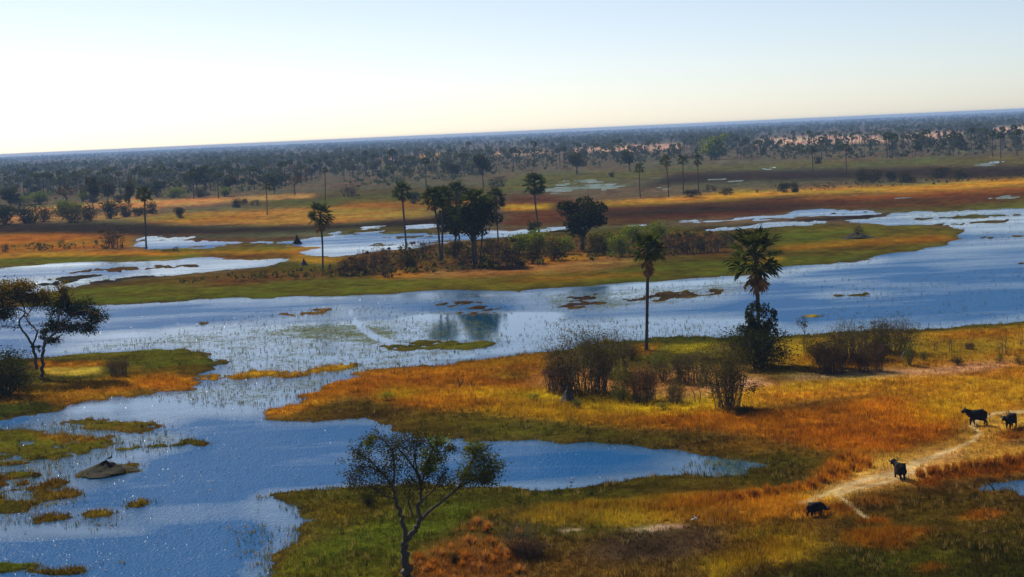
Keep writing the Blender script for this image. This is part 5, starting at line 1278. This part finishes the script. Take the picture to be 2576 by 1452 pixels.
MAT['rust_tussock'] = foliage('rust tussock grass', (0.26, 0.085, 0.012), (0.42, 0.16, 0.02), 0.45)
TR_ = [tussock_mesh(s) for s in (4, 5)]
for me in TR_: me.materials.append(MAT['rust_tussock'])
i = 0
TP = [(1062,1440),(1088,1428),(1112,1410),(1128,1446),(1160,1432),(1186,1400),(1204,1438),(1222,1412),(1244,1392),(1252,1432),(1276,1408),(1300,1418),(1318,1404),(1098,1456),(1170,1458),(1232,1460),(1205,1362),(1222,1350),(1140,1398),(1080,1470),(1148,1475),(1290,1448)]
for bx, by in TP:
    for q in range(3):
        x, y = bx + random.gauss(0, 17), by + random.gauss(0, 9)
        P = at(x, y); P.z = ground_z(P.x, P.y); k = random.choice((0.45, 0.6, 0.8, 1.0, 1.25)) * random.uniform(0.85, 1.1)
        o = obj('grass_tussock', (TM + TR_)[i % 5]); i += 1; o.location = P; o.scale = (k * random.uniform(1.1, 1.7), k * random.uniform(1.1, 1.7), k * random.uniform(0.6, 1.0)); o.rotation_euler = (0, 0, random.uniform(0, 6.28))
        far_ = y < 1385
        tag(o, 'fluffy orange grass tussock, ' + ('on the slope above the foreground tussock patch' if far_ else 'in the patch right of the gnarled tree trunk' if x < 1170 else 'in the patch below the sparse thorn shrub'), 'grass tussock', 'upper orange tussocks' if far_ else 'orange tussocks by the trunk' if x < 1170 else 'orange tussocks below the thorn shrub')
ridge = []
for line in ([(2000,1246),(2030,1238),(2060,1226),(2080,1212),(2096,1194),(2112,1202),(2108,1172),(2140,1166),(2160,1178),(2150,1196),(2125,1208),(2175,1186)], [(2284,1230),(2310,1218),(2340,1208),(2370,1212),(2390,1200),(2430,1196),(2470,1190),(2500,1186),(2540,1180),(2570,1176)], [(1975,1252),(1940,1256),(1900,1262),(1860,1264),(1820,1270)]):
    ridge += [(line[0], q) for q in line]
for ln_, (bx, by) in ridge:
    for q in range(2):
        x, y = bx + random.uniform(-14, 14), by + random.uniform(-4, 4)
        P = at(x, y); P.z = ground_z(P.x, P.y)
        if P.z < 0.02 or abs(x - 2268) < 38 and abs(y - 1206) < 26: continue
        k = random.uniform(0.9, 1.35)
        o = obj('grass_tussock', TR_[i % 2]); i += 1; o.location = P; o.scale = (k * 1.2, k * 1.2, k * 0.85); o.rotation_euler = (0, 0, random.uniform(0, 6.28))
        w_ = {2000: 'on the left rim of the pale trail ground', 2284: 'on the right rim of the trail, above the small pool', 1975: 'in the line left of the grazing buffalo'}[ln_[0]]
        tag(o, 'rust orange grass tussock ' + w_, 'grass tussock', 'rust tussocks ' + w_)

# ------------------------------------------------------------------ buffaloes
def buffalo(bx, by, heading, head, label, seed, gait=0.0, scale=1.0, tall=1.0):
    """heading: direction the animal faces, radians from +X; head: (length, rise, turn) of neck and head"""
    P = at(bx, by); P.z = ground_z(P.x, P.y); P = at(bx, by, P.z)
    root = empty('buffalo', P); tag(root, label, 'buffalo', 'buffaloes by the sandy trail'); root.rotation_euler = (0, 0, heading); root.scale = (scale, scale, scale * tall)
    rise, turn = head
    V = []; E = []; R = []
    def v(co, r, par=None):
        V.append(co); R.append((r[0] * 1.1, r[1] * 1.12) if isinstance(r, tuple) else (r * 1.25, r * 1.25))
        if par is not None: E.append((par, len(V) - 1))
        return len(V) - 1
    mid = v((-0.1, 0, 1.02), (0.44, 0.50))
    hip = v((-0.70, 0, 1.10), (0.38, 0.42), mid); rump = v((-1.02, 0, 1.08), (0.27, 0.32), hip)
    chest = v((0.42, 0, 1.03), (0.43, 0.50), mid); sh = v((0.72, 0, 1.13), (0.36, 0.44), chest)
    ct, st = math.cos(turn), math.sin(turn)
    def hd(d, z): return (0.72 + d * ct, d * st, z)
    neck = v(hd(0.40, 1.13 + rise * 0.45), (0.24, 0.30), sh)
    skull = v(hd(0.66, 1.15 + rise * 0.85), (0.19, 0.21), neck)
    face = v(hd(0.90, 1.02 + rise * 0.85), (0.14, 0.16), skull)
    muz = v(hd(1.08, 0.88 + rise * 0.85), (0.12, 0.12), face)
    for s, ph in ((1, gait), (-1, -gait)):
        a = v((0.62 + ph * 0.1, 0.24 * s, 0.72), 0.17, chest); b = v((0.62 + ph * 0.35, 0.24 * s, 0.40), 0.095, a); c = v((0.60 + ph * 0.55, 0.24 * s, 0.10), 0.075, b); v((0.64 + ph * 0.6, 0.24 * s, 0.04), 0.09, c)
        a = v((-0.78 - ph * 0.1, 0.23 * s, 0.80), 0.23, hip); b = v((-0.72 - ph * 0.25, 0.23 * s, 0.58), 0.14, a); c = v((-0.92 - ph * 0.4, 0.23 * s, 0.40), 0.085, b); d = v((-0.86 - ph * 0.6, 0.23 * s, 0.10), 0.07, c); v((-0.82 - ph * 0.62, 0.23 * s, 0.04), 0.088, d)
    me = bpy.data.meshes.new('body'); me.from_pydata(V, E, [])
    o = obj('body', me, MAT['hide'], root)
    mod = o.modifiers.new('Skin', 'SKIN'); mod.use_smooth_shade = True
    sk = me.skin_vertices[0].data
    for i_, r in enumerate(R): sk[i_].radius = r; sk[i_].use_root = (i_ == 0)
    sb = o.modifiers.new('Sub', 'SUBSURF'); sb.levels = sb.render_levels = 2
    hs = np.array(V[skull]); fx = np.array([ct, st, 0]); sx = np.array([-st, ct, 0]); up = np.array([0, 0, 1.0])
    for s in (1, -1):
        m = MB(); q = hs + up * 0.17 + fx * 0.02
        m.tube(curve_pts([q + sx * s * 0.02, q + sx * s * 0.22 - up * 0.02, q + sx * s * 0.42 - up * 0.12, q + sx * s * 0.56 + up * 0.02, q + sx * s * 0.50 + up * 0.20], 4), np.linspace(0.115, 0.02, 17), 7)
        obj('horn', m.mesh('horn', True), MAT['horn'], root)
        m = MB(); q = hs + sx * s * 0.17 - up * 0.02 - fx * 0.05
        m.tube(np.array([q, q + sx * s * 0.14 - up * 0.07, q + sx * s * 0.24 - up * 0.17]), [0.05, 0.075, 0.02], 5)
        obj('ear', m.mesh('ear', True), MAT['hide'], root)
    m = MB(); m.tube(curve_pts([(-1.25, 0, 1.2), (-1.36, 0.02, 0.95), (-1.36, 0.03, 0.6), (-1.34, 0.03, 0.45)], 3), np.concatenate([np.linspace(0.05, 0.025, 7), [0.07, 0.06, 0.02]]), 5)
    obj('tail', m.mesh('tail', True), MAT['hide'], root)
    return root
buffalo(2460, 1070, math.radians(154), (0.42, 0.1), 'black buffalo with head raised, left one of the upper pair on the right', 1, 0.35, 0.98, 1.12)
buffalo(2543, 1078, math.radians(228), (0.22, -0.2), 'black buffalo facing the camera at an angle near the right edge', 2, 0.1, 0.9, 1.1)
buffalo(2264, 1205, math.radians(95), (0.42, 0.35), 'black buffalo walking away along the pale trail, horns spread', 3, 0.3, 0.92, 1.05)
buffalo(2052, 1297, math.radians(38), (-0.55, -0.3), 'black buffalo grazing head down in dry grass below the trail', 4, 0.15, 0.84, 0.86)

for q in range(14):
    x, y = 2052 + random.uniform(-34, 34), 1301 + random.uniform(-1, 6)
    P = at(x, y); P.z = ground_z(P.x, P.y); k = random.uniform(0.45, 0.7)
    o = obj('grass_tussock', TR_[q % 2]); o.location = P; o.scale = (k * 1.3, k * 1.3, k * 0.8); o.rotation_euler = (0, 0, random.uniform(0, 6.28))
    tag(o, 'low rust grass tussock around the legs of the grazing buffalo', 'grass tussock', 'tussocks around the grazing buffalo')

# ------------------------------------------------------------------ birds
def bird(bx, by, size, heading, mat, label, zoff=0.0, tall=0.6):
    P = at(bx, by); z = max(ground_z(P.x, P.y), 0); P = at(bx, by, z + zoff)
    root = empty('bird', P); tag(root, label, 'bird'); root.rotation_euler = (0, 0, heading); root.scale = (size,) * 3
    m = MB()
    leg = tall * 0.35
    pts = curve_pts([(-0.42, 0, leg + 0.10), (-0.25, 0, leg + 0.16), (0, 0, leg + 0.2), (0.18, 0, leg + 0.28), (0.24, 0, leg + 0.45), (0.22, 0, leg + 0.60), (0.30, 0, leg + 0.66)], 3)
    t = np.linspace(0, 1, len(pts))
    m.tube(pts, np.interp(t, [0, .15, .35, .5, .65, .85, .95, 1], [.02, .09, .15, .12, .05, .035, .06, .03]), 8)
    obj('body', m.mesh('body', True), MAT[mat], root)
    m = MB(); m.tube(np.array([(0.32, 0, leg + 0.665), (0.46, 0, leg + 0.63)]), [0.022, 0.006], 5); obj('beak', m.mesh('beak'), MAT['bill'], root)
    for s in (1, -1):
        m = MB(); m.tube(np.array([(0, 0.05 * s, leg + 0.1), (0.02, 0.05 * s, leg * 0.5), (0, 0.05 * s, -0.03)]), [0.022, 0.014, 0.014], 4); obj('leg', m.mesh('leg'), MAT['dark_feather'], root)
        m = MB(); m.tube(np.array([(0.12, 0.11 * s, leg + 0.24), (-0.1, 0.13 * s, leg + 0.2), (-0.4, 0.06 * s, leg + 0.1)]), [0.05, 0.09, 0.02], 5); obj('wing', m.mesh('wing', True), MAT[mat], root)
    return root
bird(1744, 1312, 0.5, 0.4, 'white_feather', 'white egret standing in the dry grass, left of a pair')
bird(1750, 1309, 0.5, 2.6, 'white_feather', 'white egret standing in the dry grass, right of a pair')
bird(277, 1160, 0.9, 0.3, 'dark_feather', 'dark bird perched on top of the earth islet in the pond', zoff=0.58)
bird(1440, 1206, 0.36, 0.2, 'white_feather', 'white wading bird in the narrow arm of the near pond')
bird(1437, 1218, 0.42, 2.9, 'dark_feather', 'dark wading bird at the lower edge of the pond arm')

# ------------------------------------------------------------------ air
def haze():
    x0, x1, y0, y1, z0, z1 = -38000, 38000, -600, 26000, -2.0, H + 3.0
    V = [(x, y, z) for z in (z0, z1) for y in (y0, y1) for x in (x0, x1)]
    F = [(0, 2, 3, 1), (4, 5, 7, 6), (0, 1, 5, 4), (2, 6, 7, 3), (0, 4, 6, 2), (1, 3, 7, 5)]
    m, n, l, out = new_mat('warm season haze')
    v = n.new('ShaderNodeVolumePrincipled')
    v.inputs['Color'].default_value = HAZE_COLOR; v.inputs['Density'].default_value = HAZE_DENSITY
    l.new(v.outputs[0], out.inputs['Volume'])
    tag(obj('haze', mesh_from('haze', V, F), m), 'pale blue haze thickening toward the horizon', 'haze', kind='stuff')
haze()
print('objects', len(S.objects), 'tris', sum(len(o.data.polygons) for o in S.objects if o.type == 'MESH' and o.data.users == 1))
